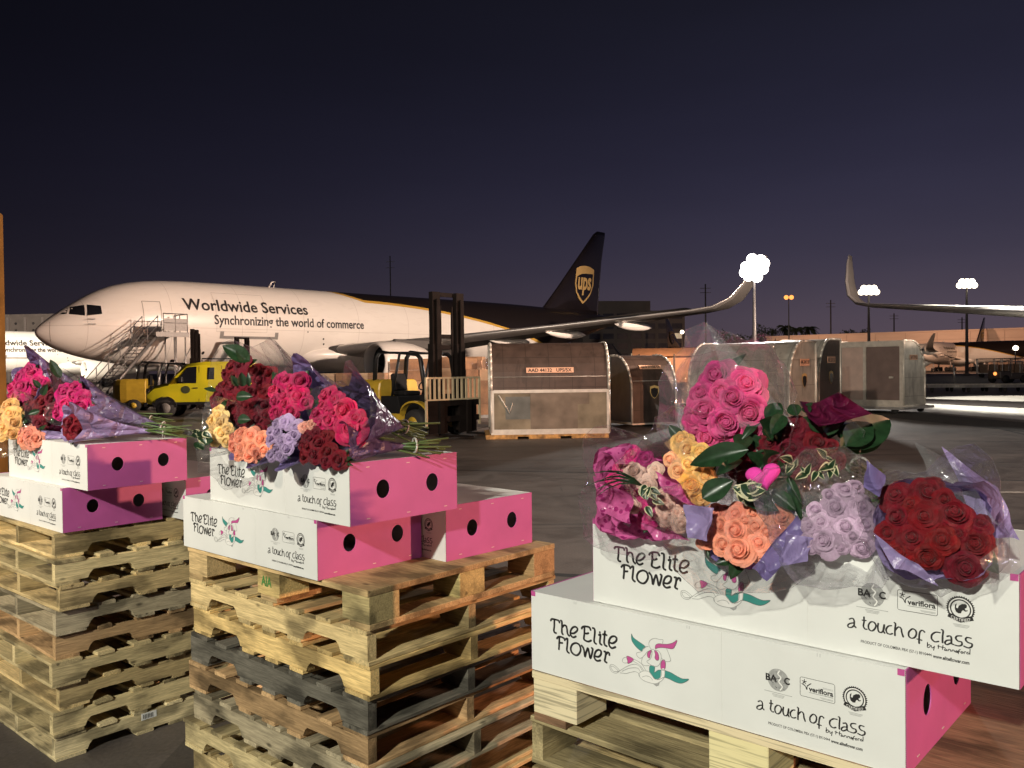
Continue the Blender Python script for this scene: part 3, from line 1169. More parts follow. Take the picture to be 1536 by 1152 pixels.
def mast(u, v, d, heads, hr, lens, label, name='floodlight_mast', pole_r=.22, cross=True):
    p = at(u, v, d)
    r = empty(name, (p.x, p.y, 0), 0, label, 'light mast')
    mb = MB()
    mb.tube([(0, 0, 0), (0, 0, p.z * .5), (0, 0, p.z - .2)], [pole_r * 1.3, pole_r, pole_r * .6], 10)
    mb.cyl((0, 0, 0), (0, 0, .35), pole_r * 2.4, 12)
    mb.build('pole', M_POLE, r)
    xs_ = [h[0] for h in heads]
    zs_ = sorted(set(round(h[1], 2) for h in heads))
    if cross:
        mb = MB()
        for z in zs_:
            row = [h[0] for h in heads if abs(h[1] - z) < .01]
            mb.box((min(row) - .2, .1, p.z + z - .05), (max(row) + .2, .25, p.z + z + .05))
        mb.box((-.08, .1, p.z + min(zs_) - .3), (.08, .26, p.z + max(zs_)))
        mb.build('crossarm', M_POLE, r)
    fwd = (CAM - Vector((p.x, p.y, p.z))).normalized()
    for hx, hz in heads:
        mb = MB()
        c = Vector((hx, -.1, p.z + hz))
        f = (fwd + Vector((hx * .05, 0, -.15))).normalized()
        mb.tube([c - f * hr * .6, c - f * hr * .1, c + f * hr * .25], [hr * .45, hr * .9, hr], 16)
        hd = mb.build('lamp_head', M_POLE, r)
        mb = MB()
        c2 = c + f * hr * .25
        mb.tube([c2, c2 + f * hr * .22, c2 + f * hr * .32], [hr * .95, hr * .7, hr * .05], 16)
        mb.build('lens', lens, hd)
    return p


hd = [(-1.55, -1.45), (-.75, -1.45), (.05, -1.45), (-1.45, -.65), (-.6, -.65), (.25, -.65), (1.05, -.65), (-.85, .2), (0, .2), (.85, .2), (1.6, .2), (-.1, 1.05), (.75, 1.05), (1.55, 1.05)]
hd = []
for i_ in range(-3, 4):
    for j_ in range(-2, 3):
        a_, b_ = (i_ + .5 * (j_ % 2)) * .30, j_ * .27
        if (a_ / .80) ** 2 + (b_ / .56) ** 2 < 1.0:
            hd.append((a_ * .92 - b_ * .25, b_ * .95 + a_ * .42))
p = mast(1131, 402, 50, hd, .34, M_HOT, 'tall mast with the brightest white floodlight cluster, beside the near wing tip', pole_r=.11)
lamp('big_mast_lamp', p + Vector((0, -1.5, 0)), (14, 30, 0), 16000, (1, .95, .88), 120, .8, .8)
hd = [(-1.2, 0), (-.4, 0), (.4, 0), (1.2, 0), (-.8, .62), (0, .62), (.8, .62)]
p = mast(1303, 438, 135, hd, .5, M_WARM, 'floodlight mast standing behind the upright wing tip near the last container')
p = mast(1450, 428, 140, hd, .52, M_WARM, 'rightmost floodlight mast, rising behind the grey wing')
lamp('pool_lamp', (p.x * .42, p.y * .42, 17), (27, 42, 0), 60000, (1, .93, .76), 36, .5, .25)
lamp('far_stand_sodium_lamp', (88, 150, 20), (101, 205, 4), 150000, (1, .55, .34), 70, .5)
mast(1183, 446, 150, [(-.45, 0), (.45, 0)], .42, M_SOD, 'slim street lamp with orange sodium glow between the bright masts', 'street_lamp', .12, True)
mast(1023, 498, 120, [(0, 0)], .28, M_WARM, 'small yellowish lamp on a post below the wing, before the office block', 'street_lamp', .08, False)
mast(1523, 522, 160, [(0, 0)], .5, M_WARM, 'small wall height lamp before the orange warehouse at the right edge', 'street_lamp', .1, False)
for (u, v, d, lb_) in ((1058, 426, 260, 'thin dark utility pole rising over the wing near its tip'), (1246, 450, 300, 'thin dark utility pole left of the upright wing tip'),
                       (1341, 470, 310, 'short dark utility pole between the two warm floodlights'), (1443, 476, 320, 'low utility pole beside the rightmost mast'), (585, 384, 330, 'faint thin radio mast above the roof of the white jet')):
    p = at(u, v, d)
    r = empty('utility_pole', (p.x, p.y, 0), 0, lb_, 'utility pole')
    mb = MB()
    mb.tube([(0, 0, 0), (0, 0, p.z)], [.32, .2], 8)
    mb.build('pole', M_TRIM, r)
    mb = MB()
    for k in (.9, .95):
        mb.box((-1.6, -.08, p.z * k), (1.6, .08, p.z * k + .15))
    mb.build('crossarm', M_TRIM, r)

# trees on the skyline
M_LEAF_F = mat('distant_foliage', (.03, .045, .022), .8, vary=.35, scale=.6)
M_BARK = mat('bark', (.06, .045, .035), .9)


def far_tree(u, v, d, wide, label, palm=False, seed=0):
    rnd = random.Random(seed)
    p = at(u, v, d)
    H = p.z
    r = empty('palm_tree' if palm else 'broadleaf_tree', (p.x, p.y, 0), 0, label, 'tree', 'trees on the skyline')
    mb = MB()
    mb.tube([(0, 0, 0), (.3, 0, H * .5), (0, .2, H * (.86 if palm else .7))], [.4, .3, .2], 7)
    if not palm:
        for k in range(7):
            w = k * .9
            mb.tube([(0, 0, H * .45), (math.cos(w) * wide * .5, math.sin(w) * wide * .5, H * .8)], [.18, .06], 5)
    mb.build('trunk', M_BARK, r)
    mb = MB()
    if palm:
        for k in range(34):
            w = rnd.uniform(0, 2 * PI)
            el = rnd.uniform(-.7, 1.1)
            L_ = wide * rnd.uniform(.8, 1.1)
            a = Vector((math.cos(w), math.sin(w), 0))
            sd2 = Vector((-a.y, a.x, 0)) * .28
            pts = [Vector((0, .2, H * .87)) + a * L_ * t * math.cos(el * .6) + Vector((0, 0, L_ * (math.sin(el) * t - .9 * t * t))) for t in (0, .3, .6, .85, 1)]
            vs = []
            for i, q in enumerate(pts):
                ww = [.3, 1, 1, .7, .1][i]
                vs += [q + sd2 * ww - Vector((0, 0, .3 * ww)), q, q - sd2 * ww - Vector((0, 0, .3 * ww))]
            mb.add(vs, [f for i in range(4) for f in ((3 * i, 3 * i + 1, 3 * i + 4, 3 * i + 3), (3 * i + 1, 3 * i + 2, 3 * i + 5, 3 * i + 4))])
    else:
        blobs = [(Vector((rnd.uniform(-1, 1) * wide * .7, rnd.uniform(-1, 1) * wide * .7, H * rnd.uniform(.55, .9))), wide * rnd.uniform(.3, .5)) for _ in range(9)]
        for _ in range(900):
            c, rr = rnd.choice(blobs)
            dd = Vector((rnd.gauss(0, 1), rnd.gauss(0, 1), rnd.gauss(0, .8)))
            q = c + dd.normalized() * rr * rnd.random() ** .4
            e = Euler((rnd.uniform(0, 6), rnd.uniform(0, 6), 0)).to_matrix()
            s_ = rnd.uniform(.25, .55)
            mb.add([q + e @ Vector(w) * s_ for w in ((-1, 0, 0), (0, -.5, 0), (1, 0, 0), (0, .5, 0))], [(0, 1, 2, 3)])
    mb.build('crown', M_LEAF_F, r)


far_tree(1178, 481, 330, 4.5, 'palm silhouette left of the orange street lamp pole', True, 1)
far_tree(1194, 484, 320, 4.2, 'palm silhouette right of the orange street lamp pole', True, 2)
far_tree(1213, 483, 330, 4.5, 'palm silhouette between the orange lamp and the utility pole', True, 3)
far_tree(1098, 497, 300, 6, 'dark bushy tree behind the aluminium container left of the big mast', False, 4)
far_tree(1146, 489, 330, 6, 'dark bushy tree just right of the big mast pole', False, 5)
far_tree(1290, 491, 330, 7, 'dark bushy tree on the warehouse skyline under the first warm floodlight', False, 6)
far_tree(1278, 494, 345, 5, 'small dark tree at the left of the bushy one on the warehouse skyline', False, 7)

# ================================================================== AIR FREIGHT CONTAINERS
M_COP = mat('worn_copper_aluminium', (.080, .054, .043), .50, .3, vary=.22, scale=3.2, bump=.12, seam=.62)
M_ALP = mat('worn_aluminium_panel', (.46, .44, .39), .36, .35, vary=.2, scale=3, bump=.15, seam=.55)
M_DKP = mat('dark_side_panel', (.085, .085, .10), .3, .5, vary=.2, scale=3)
M_PLX = mat('milky_plastic_door', (.23, .20, .145), .22, vary=.4, scale=1.6, bump=.1)
M_FRM = mat('aluminium_frame', (.66, .62, .55), .42, .35, vary=.12, scale=6)
M_PLATE = mat('orange_id_plate', (.72, .42, .28), .5, vary=.05)
M_INKB = M_INK
M_RUSTY = mat('rusty_yellow_steel', (.42, .23, .07), .6, .1, vary=.6, scale=7, bump=.3)


def contour(dep, h, cut):
    """side profile in (y, z); the front (y = 0) rolls back toward the roof"""
    pts = [(dep, 0), (0, 0), (0, h * .47)]
    for i in range(1, 9):
        w = i / 8 * PI / 2
        pts.append((cut * (1 - math.cos(w)), h * .47 + (h * .53) * math.sin(w)))
    pts.append((dep, h))
    return pts


def uld(loc, rz, w, dep, h, cut, label, skin, endmat, style, idtext):
    r = empty('air_cargo_container', loc, rz, label, 'cargo container', 'air cargo containers on the apron')
    pf = contour(dep, h, cut)
    # profile lies in (y,z) and is extruded along x
    E = Matrix(((0, 0, 1, 0), (1, 0, 0, 0), (0, 1, 0, 0), (0, 0, 0, 1)))
    mb = MB()
    n = len(pf)
    vs = [(x, p[0], p[1]) for x in (0, w) for p in pf]
    fs = [(i, (i + 1) % n, (i + 1) % n + n, i + n) for i in range(n)]
    mb.add(vs, fs, 0)
    mb.build('shell', skin, r, weld=True)
    for x in (0, w):
        mb = MB()
        mb.prism([(p[0], p[1]) for p in pf], x - .012, x + .012, 0, E)
        ep = mb.build('end_panel', endmat, r)
        mb = MB()
        pp = [Vector((x, p[0], p[1])) for p in pf]
        sx = .02 if x else -.02
        for i in range(n):
            a, b = pp[i].copy(), pp[(i + 1) % n].copy()
            a.x += sx
            b.x += sx
            mb.tube([a, b], .038, 6)
        mb.build('edge_frame', M_FRM, r)
    mb = MB()
    for x in (0, w):
        pass
    mb.box((-.03, -.03, -.05), (w + .03, dep + .03, 0))
    mb.build('base_plate', M_FRM, r)
    if style == 'doors':       # front with clear lower curtain
        mb = MB()
        mb.box((.04, -.03, h * .44), (w - .04, -.002, h * .475))
        mb.box((.04, -.03, .0), (w - .04, -.002, .09))
        for x in (0.0, w - .05):
            mb.box((x, -.035, 0), (x + .05, -.002, h * .47))
        mb.build('door_frame', M_FRM, r)
        mb = MB()
        mb.box((.05, -.018, .09), (w - .05, -.006, h * .44))
        mb.build('curtain', M_PLX, r)
        mb = MB()
        mb.box((.36, -.026, .36), (1.02, -.020, h * .40))
        mb.build('patch', mat('plastic_patch_bluegrey', (.16, .17, .16), .2, vary=.25, scale=2), r)
        mb = MB()
        mb.box((1.03, -.0265, h * .31), (2.62, -.0205, h * .435))
        mb.box((1.03, -.0265, .1), (2.3, -.0215, h * .31))
        mb.build('patch', mat('plastic_patch_brown', (.20, .165, .13), .24, vary=.3, scale=2), r)
        mb = MB()
        mb.tube([(.18, -.05, h * .42), (.30, -.07, h * .34), (.46, -.05, h * .22), (.55, -.05, h * .33)], .018, 5)
        mb.build('strap', M_FRM, r)
        mb = MB()
        mb.tube([(.1, -.02 + .0, h * .735), (w - .1, -.02 + .0, h * .735)], .001, 4)
    if style == 'two_panel':   # back side with two recessed panels
        mb = MB()
        for x in (.0, w * .56, w - .12):
            mb.box((x, dep, 0), (x + .12, dep + .05, h - .0))
        mb.box((0.0, dep, h - .22), (w, dep + .055, h))
        mb.box((0.0, dep, 0), (w, dep + .055, .2))
        mb.build('door_frame', M_FRM, r)
        mb = MB()
        mb.box((w * .56 + .13, dep + .002, .21), (w - .13, dep + .02, h - .23))
        mb.build('door_panel', mat('tan_panel', (.58, .44, .38), .5, .2, vary=.1, scale=3), r)
        mb = MB()
        mb.box((.13, dep + .002, .21), (w * .56 - .01, dep + .02, h - .23))
        mb.build('door_panel', mat('dark_tan_panel', (.20, .145, .13), .45, .2, vary=.12, scale=3), r)
        mb = MB()
        mb.box((.35, dep + .05, h * .42), (.5, dep + .12, h * .45))
        mb.build('latch', M_FRM, r)
    # front id plate following the slope
    def slope(x, s):
        # s = fraction along the curved part
        w_ = s * PI / 2
        y = cut * (1 - math.cos(w_))
        z = h * .47 + h * .53 * math.sin(w_)
        t = Vector((0, cut * math.sin(w_), h * .53 * math.cos(w_))).normalized()
        return Vector((x, y, z)), t, Vector((0, -t.z, t.y))
    if idtext:
        for where in (('front',) if style == 'doors' or w < 1.7 and endmat is M_DKP else ('ends',)):
            if where == 'front':
                P, t, nn = slope(w / 2, .27 if style == 'doors' else .45)
                X = Vector((1, 0, 0))
                pw, ph = (1.28, .145) if style == 'doors' else (min(1.0, w * .5), .15)
                frames = [(P, X, t, nn)]
            else:
                pw, ph = .62, .2
                frames = [(Vector((w + .02, dep * .55, h * .74)), Vector((0, 1, 0)), Vector((0, 0, 1)), Vector((1, 0, 0))),
                          (Vector((-.02, dep * .55, h * .74)), Vector((0, -1, 0)), Vector((0, 0, 1)), Vector((-1, 0, 0)))]
            for P, X, t, nn in frames:
                T = Matrix.Identity(4)
                for i in range(3):
                    T[i][0], T[i][1], T[i][2], T[i][3] = X[i], t[i], nn[i], P[i] + nn[i] * .02
                mb = MB()
                mb.cbox((0, 0, 0), (pw, ph, .012), 0, T)
                pl = mb.build('id_plate', M_PLATE, r)
                mb = MB()
                vs, fs = text2d(idtext, -pw * .46, -ph * .34, pw * .92, ph * .68, .02)
                mb.add([(x, y, .009) for x, y in vs], fs, 0, False, T)
                mb.build('id_lettering', M_INK, pl)
    if style != 'doors':
        shd = [(-.16, .17), (0, .21), (.16, .17), (.17, 0), (.1, -.14), (0, -.22), (-.1, -.14), (-.17, 0)]
        for P, X, nn in ((Vector((w + .03, dep * .55, h * .52)), Vector((0, 1, 0)), Vector((1, 0, 0))), (Vector((w / 2, -.012, h * .455)), Vector((1, 0, 0)), Vector((0, -1, 0)))):
            T = Matrix.Identity(4)
            Z = Vector((0, 0, 1))
            for i in range(3):
                T[i][0], T[i][1], T[i][2], T[i][3] = X[i], Z[i], nn[i], P[i]
            mb = MB()
            vs, fs = fill2d(shd)
            mb.add([(x, y, .0) for x, y in vs], fs, 0, False, T)
            e = mb.build('shield_emblem', M_GOLD, r)
            mb = MB()
            vs, fs = fill2d([(x * .8, y * .78 - .03) for x, y in shd])
            mb.add([(x, y, .004) for x, y in vs], fs, 0, False, T)
            mb.build('shield_field', M_TAIL, e)
    # rivets / seam line on the shell
    mb = MB()
    for s_ in (.18,):
        P, t, nn = slope(0, s_)
        mb.tube([P + Vector((.05, 0, 0)) + nn * .004, P + Vector((w - .05, 0, 0)) + nn * .004], .008, 4)
    mb.build('seam', M_FRM, r)
    return r


u1 = Vector((-.54, 22.96, .16))
uld(u1, R(3.0), 3.14, 1.9, 2.42, .75, 'brown container with plate AAD 44132 and a milky lower curtain', M_COP, M_COP, 'doors', 'AAD 44132   UPS/5X')
pr = empty('steel_pallet', (u1.x - .17, u1.y - .12, 0), R(3.0), 'rusty yellow steel pallet under the brown container with the AAD plate', 'pallet')
mb = MB()
mb.box((0, 0, .06), (3.3, 2.1, .11))
mb.build('deck', M_RUSTY, pr)
for x in (0, 1.15, 2.3):
    mb = MB()
    mb.box((x, 0, 0), (x + (.85 if x < 2 else 1.0), 2.1, .06))
    mb.build('skid', M_RUSTY, pr)
c2 = ground(949, 641)
c2.z = .12
uld(c2, R(24), 1.62, 1.35, 2.15, 1.0, 'small copper container with a dark curved left end, beside the AAD container', M_COP, M_DKP, 'plain', 'AKN 51208 5X')
c3 = at(1183, 600, 23.6) - Vector((math.cos(R(42)), -math.sin(R(42)), 0)) * 3.1
c3.z = .25
uld(c3, R(-42), 3.1, 1.8, 2.32, .95, 'big bright aluminium container with rounded shoulder behind the pink roses', M_ALP, M_ALP, 'plain', 'AMJ 20417 5X')
c4 = at(1227, 600, 26.3) - Vector((math.cos(R(42)), -math.sin(R(42)), 0)) * 1.5
c4.z = .2
uld(c4, R(-42), 1.5, 1.75, 2.5, .9, 'narrow container end with orange plate between the bright and the tan paneled containers', M_ALP, M_COP, 'plain', 'AKE 3318 5X')
c5 = at(1355, 612, 32.6) + Vector((math.sin(R(130)), -math.cos(R(130)), 0)) * 1.75
c5.z = .3
uld(c5, R(130), 2.6, 1.75, 2.5, 1.1, 'container with two tan back panels and rounded right shoulder, rightmost of the row', M_FRM, M_ALP, 'two_panel', 'AAY 7719 5X')


def dolly(loc, rz, label, L_=3.3, Wd=2.2):
    r = empty('container_dolly', loc, rz, label, 'dolly', 'low container dollies on the apron')
    mb = MB()
    mb.box((0, 0, .17), (L_, .1, .27))
    mb.box((0, Wd - .1, .17), (L_, Wd, .27))
    for k in range(4):
        x = k * (L_ - .1) / 3
        mb.box((x, .1, .17), (x + .1, Wd - .1, .262))
    mb.build('frame', M_STEEL, r)
    for k in range(9):
        mb = MB()
        x = .2 + k * (L_ - .4) / 8
        mb.cyl((x, .12, .255), (x, Wd - .12, .255), .035, 8)
        mb.build('roller', M_FRM, r)
    for x in (.45, L_ - .45):
        for y in (.2, Wd - .2):
            mb = MB()
            mb.cyl((x, y - .06, .12), (x, y + .06, .12), .12, 14)
            mb.build('wheel', M_RUB, r)
    mb = MB()
    mb.tube([(L_, Wd / 2, .2), (L_ + .7, Wd / 2, .22)], .03, 6)
    mb.build('tow_bar', M_STEEL, r)
    return r


dl = dolly((c5.x, c5.y, 0), R(130), 'low steel dolly under the container with two tan back panels', 3.5, 2.5)
dl.location = (c5.x - .25 * math.cos(R(130)) + .3 * math.sin(R(130)), c5.y - .25 * math.sin(R(130)) - .3 * math.cos(R(130)), 0)
e = copy_tree(dl)
e.location = (c3.x - .05, c3.y - .0, -.03)
e.rotation_euler = (0, 0, R(-42))
e['label'] = 'low steel dolly under the big bright aluminium container'
for i, u in enumerate((1392, 1447, 1502)):
    p = ground(u, 589)
    e = copy_tree(dl)
    e.location = (p.x, p.y, 0)
    e.rotation_euler = (0, 0, R(1))
    e.scale = (.82, 1, 1.9)
    e['label'] = ['empty dark dolly next to the rightmost container, first of the empty row', 'empty dark dolly in the middle of the empty row at right', 'empty dark dolly at the right end of the empty row'][i]


# canopy carts before the warehouse
def cart(loc, rz, label):
    r = empty('canopy_cart', loc, rz, label, 'cart', 'canopy carts before the warehouse')
    mb = MB()
    mb.box((0, 0, .5), (4.2, 2, .62))
    mb.build('deck', M_STEEL, r)
    mb = MB()
    mb.box((-.1, -.1, 2.5), (4.3, 2.1, 2.6))
    mb.build('canopy', M_TAIL, r, bevel=.03)
    for x in (0, 2.05, 4.1):
        for y in (0, 1.9):
            mb = MB()
            mb.box((x, y, .62), (x + .1, y + .1, 2.5))
            mb.build('post', M_STEEL, r)
    for x in (.6, 3.6):
        for y in (.1, 1.9):
            mb = MB()
            mb.cyl((x, y - .1, .3), (x, y + .1, .3), .3, 12)
            mb.build('wheel', M_RUB, r)
    for x in (.3, 1.5, 2.7):
        mb = MB()
        mb.box((x, .3, .62), (x + 1.0, 1.7, 1.5 + .3 * math.sin(x * 5)))
        mb.build('parcel_stack', mat('cardboard_far', (.36, .24, .16), .8, vary=.2), r)
    return r


p = at(1466, 545, 118)
k1 = cart((p.x, p.y, 0), R(-24), 'canopy cart with parcels before the warehouse, left one')
k2 = copy_tree(k1)
p = at(1492, 545, 116)
k2.location = (p.x + 1.0, p.y, 0)
k2['label'] = 'canopy cart with parcels before the warehouse, beside the tug at the right edge'

# baggage tug at the right edge
p = at(1512, 566, 84)
tg = empty('tow_tractor', (p.x, p.y, 0), R(195), 'small dark tow tractor with orange light at the right edge', 'tow tractor')
mb = MB()
mb.box((-1.6, -.8, .4), (.4, .8, .95))
mb.box((.4, -.8, .4), (1.7, .8, 1.15))
mb.build('body', mat('tug_paint', (.12, .10, .09), .5), tg, bevel=.08)
mb = MB()
mb.box((-1.1, -.75, 2.0), (.7, .75, 2.1))
for x, y in ((-1.0, -.7), (-1.0, .7), (.6, -.7), (.6, .7)):
    mb.cyl((x, y, .9), (x, y, 2.0), .04, 6)
mb.build('roof', M_STEEL, tg)
for x in (-1.1, 1.1):
    for y in (-.8, .8):
        mb = MB()
        mb.cyl((x, y - .12, .38), (x, y + .12, .38), .38, 16)
        mb.build('wheel', M_RUB, tg)
mb = MB()
mb.cyl((1.7, .2, .9), (1.78, .2, .9), .17, 12)
mb.build('headlight', M_SOD, tg)
p = ground(1433, 584)
r = empty('barrier_post', (p.x, p.y, 0), 0, 'thin grey barrier post on a pyramid foot before the empty dollies', 'post')
mb = MB()
mb.loft([[(-.45, -.45, 0), (.45, -.45, 0), (.45, .45, 0), (-.45, .45, 0)], [(-.15, -.15, .35), (.15, -.15, .35), (.15, .15, .35), (-.15, .15, .35)]], smooth=False)
mb.build('foot', M_STEEL, r)
mb = MB()
mb.cyl((0, 0, .35), (-.15, 0, 1.9), .07, 8)
mb.build('pole', M_STEEL, r)

# ================================================================== FORKLIFTS
M_YEL = mat('forklift_yellow_paint', (.52, .34, .035), .35, vary=.12, scale=4, coat=.2)
M_MAST = mat('mast_steel_dark', (.012, .009, .008), .85, 0., spec=.08, vary=.25, scale=4)
M_CREAM = mat('cream_backrest_paint', (.55, .46, .30), .5, vary=.15, scale=5)
M_SEAT = mat('black_vinyl', (.013, .013, .014), .8, spec=.12)


def forklift(loc, rz, label, first=None, mast_h=4.05):
    if first:
        c = copy_tree(first)
        c.location = loc
        c.rotation_euler = (0, 0, rz)
        c['label'] = label
        for ch in list(c.children):
            if ch.name.startswith('side_lettering'):
                bpy.data.objects.remove(ch)
        return c
    r = empty('forklift', loc, rz, label, 'forklift', 'forklifts on the apron')
    # local: x forward, y left
    mb = MB()   # counterweight, rounded tail
    sec = []
    for z, k in ((.42, .92), (.6, 1), (1.3, 1), (1.52, .94), (1.6, .8)):
        ring = []
        for i in range(9):
            w = PI / 2 + PI * i / 8
            ring.append((-1.35 + .75 * k * math.cos(w), .68 * k * math.sin(w) if abs(math.sin(w)) < .999 else .68 * k * math.copysign(1, math.sin(w)), z))
        ring.append((-.55, -.68 * k, z))
        ring.append((-.55, .68 * k, z))
        sec.append(ring)
    mb.loft(sec, smooth=False)
    mb.build('counterweight', M_YEL, r, bevel=.03)
    mb = MB()
    mb.prism([(-.55, .35), (-.55, 1.12), (.15, 1.12), (.3, .62), (.95, .62), (1.05, 1.18), (1.25, 1.18), (1.25, .35)], -.62, .62, 0, Matrix(((1, 0, 0, 0), (0, 0, -1, 0), (0, 1, 0, 0), (0, 0, 0, 1))))
    mb.build('chassis', M_SEAT, r, bevel=.02)
    mb = MB()
    for sy in (-1, 1):
        pts = [(.55 + .52 * math.cos(w * PI / 10), .62 + .36 * math.sin(w * PI / 10)) for w in range(11)]
        pts = [(p[0] + .42, p[1] - .02) for p in pts]
        mb.loft([[(x, sy * .6, z), (x, sy * .78, z), (x, sy * .78, z + .05), (x, sy * .6, z + .05)] for x, z in pts], smooth=False)
        mb.box((-.5, sy * .62 - .02, .42), (.45, sy * .62 + .02, .62))
    mb.build('fender', M_YEL, r)
    if True:
        mb = MB()
        for sy in (-1, 1):
            vs, fs = text2d('Yale', 0, 0, .62, .22, .02)
            mb.add([(-1.35 + (x if sy < 0 else .62 - x), sy * .695, 1.20 + z) for x, z in vs], fs)
        mb.build('side_lettering', M_INK, r)
    # seat, steering, hood
    mb = MB()
    mb.box((-.5, -.27, 1.12), (.05, .27, 1.26))
    mb.box((-.62, -.25, 1.26), (-.48, .25, 1.78))
    mb.build('seat', M_SEAT, r, bevel=.04)
    mb = MB()
    c, ax, ay = Vector((.55, 0, 1.45)), Vector((.5, 0, .6)).normalized(), Vector((0, 1, 0))
    mb.tube([c + (ax * math.cos(w * PI / 8) + ay * math.sin(w * PI / 8)) * .2 for w in range(17)], .02, 6, cap=False)
    mb.tube([c, (.85, 0, 1.0)], .03, 6)
    mb.build('steering_wheel', M_BLACK, r)
    mb = MB()
    for sy in (-.52, .52):
        mb.tube([(-.95, sy, 1.35), (-.85, sy, 2.25), (-.7, sy, 2.42), (.85, sy, 2.32), (.98, sy, 2.2), (1.2, sy, 1.0)], .062, 6)
        mb.tube([(-.2, sy, 1.1), (.15, sy, 2.36)], .035, 6)
    for k in range(9):
        mb.tube([(-.7 + k * .18, -.52, 2.42 - k * .01), (-.7 + k * .18, .52, 2.42 - k * .01)], .022, 5)
    mb.build('overhead_guard', M_BLACK, r)
    mb = MB()
    mb.tube([(.3, .52, 2.42), (.3, .52, 2.5), (.3, .52, 2.56)], [.09, .11, .05], 10)
    mb.build('work_lamp', M_BLACK, r)
    for x, rr, wd in ((.97, .38, .28), (-1.05, .3, .2)):
        for sy in (-1, 1):
            mb = MB()
            y = sy * .66
            mb.tube([(x, y - wd / 2, rr), (x, y - wd / 2 + .04, rr), (x, y + wd / 2 - .04, rr), (x, y + wd / 2, rr)], [rr * .85, rr, rr, rr * .85], 20)
            wh_ = mb.build('wheel', M_RUB, r)
            mb = MB()
            mb.cyl((x, y - wd / 2 - .01, rr), (x, y + wd / 2 + .01, rr), rr * .48, 14)
            mb.build('hub', M_YEL, wh_)
    # mast
    for sy in (-1, 1):
        mb = MB()
        y = sy * .40
        mb.box((1.30, y - .15, .15), (1.50, y + .15, 2.6))
        mb.box((1.33, y - .13, 2.6), (1.48, y + .13, mast_h))
        mb.box((1.51, y - .06, .2), (1.56, y + .06, mast_h - .2))
        mb.build('mast_channel', M_MAST, r, bevel=.01)
        mb = MB()
        mb.cyl((1.38, sy * .20, .3), (1.38, sy * .20, mast_h - .4), .035, 8)
        mb.build('lift_cylinder', M_MAST, r)
    for z in (.4, 2.45, 2.75, mast_h - .12):
        mb = MB()
        mb.box((1.33, -.5, z), (1.37, .5, z + .12))
        mb.build('mast_crossmember', M_MAST, r)
    # carriage + backrest
    mb = MB()
    mb.box((1.58, -.88, .42), (1.64, .88, .58))
    mb.box((1.58, -.88, .86), (1.64, .88, 1.02))
    mb.box((1.58, -.80, .1), (1.62, -.2, .86))
    mb.box((1.58, .2, .1), (1.62, .8, .86))
    mb.build('carriage', M_MAST, r)
    mb = MB()
    mb.box((1.60, -.92, 1.62), (1.65, .92, 1.67))
    mb.box((1.60, -.92, 1.02), (1.65, .92, 1.06))
    for y in (-.92, .87):
        mb.box((1.60, y, .3), (1.65, y + .05, 1.62))
    for k in range(11):
        y = -.8 + k * .152
        mb.box((1.605, y, 1.06), (1.645, y + .05, 1.62))
    mb.build('load_backrest', M_CREAM, r)
    for sy in (-.52, .4):
        mb = MB()
        mb.box((1.65, sy, .06), (1.72, sy + .14, 1.0))
        mb.box((1.65, sy, .05), (2.75, sy + .14, .10))
        mb.build('fork', M_MAST, r)
    return r


fp = at(668, 600, 24.5)
fk = forklift((fp.x - 1.05, fp.y + .9, 0), R(-44), 'yellow and black forklift with tall raised mast and cream load backrest')
fk.scale = (1.12, 1.12, 1.0)
p = at(262, 575, 43)
forklift((p.x - .6, p.y, 0), R(8), 'yellow forklift behind the yellow van, its dark mast standing over the van roof', fk)
p = at(330, 575, 54)
forklift((p.x + .2, p.y, 0), R(-25), 'forklift behind the dark red roses of which only the mast shows', fk)

# ================================================================== VAN
M_VAN = mat('van_yellow_paint', (.66, .60, .02), .28, vary=.05, scale=2, coat=.5)
XR = -2.85
vp = at(237, 600, 36.8)
vn = empty('cargo_van', (vp.x + 1.05, vp.y, 0), R(180 + 7), 'bright yellow cargo van seen from its side between the two flower stacks at left', 'van')
# local: x forward, y left ; near side is the left side (+y)
mb = MB()
sec = [(XR, .55, 2.0, .88, .80), (XR + .05, .5, 2.12, .95, .84), (-1.9, .5, 2.16, .97, .85), (-1.0, .5, 2.16, .97, .85), (-.35, .5, 2.08, .97, .82), (.05, .5, 1.72, .97, .86), (.32, .5, 1.36, .96, .92), (.85, .5, 1.24, .93, .9), (1.12, .55, 1.02, .86, .84), (1.16, .6, .8, .82, .8)]
rings = []
for x, z0, z1, wl, wu in sec:
    zm = min(1.3, z0 + (z1 - z0) * .6)
    rings.append([(x, wl * .94, z0), (x, wl, z0 + .15), (x, wl, zm), (x, wu, z1 - .12), (x, wu * .82, z1), (x, -wu * .82, z1), (x, -wu, z1 - .12), (x, -wl, zm), (x, -wl, z0 + .15), (x, -wl * .94, z0)])
mb.loft(rings, smooth=True)
body = mb.build('body', M_VAN, vn)
for sy in (-1, 1):
    q = MB()
    q.box((XR - .02, sy * .78 - .06, 1.0), (XR + .03, sy * .78 + .06, 1.35))
    q.build('tail_light', mat('red_tail_light', (.45, .02, .02), .25), vn)
    q = MB()
    q.box((-.8, sy * .975 - .02, 1.12), (-.62, sy * .975 + .02, 1.16))
    q.build('door_handle', M_BLACK, vn)
    q = MB()
    q.box((XR + .1, sy * .955 - .03, .50), (.9, sy * .955 + .03, .60))
    q.build('sill_trim', M_BLACK, vn)
em = body.modifiers.new('edge', 'EDGE_SPLIT')
em.split_angle = R(35)
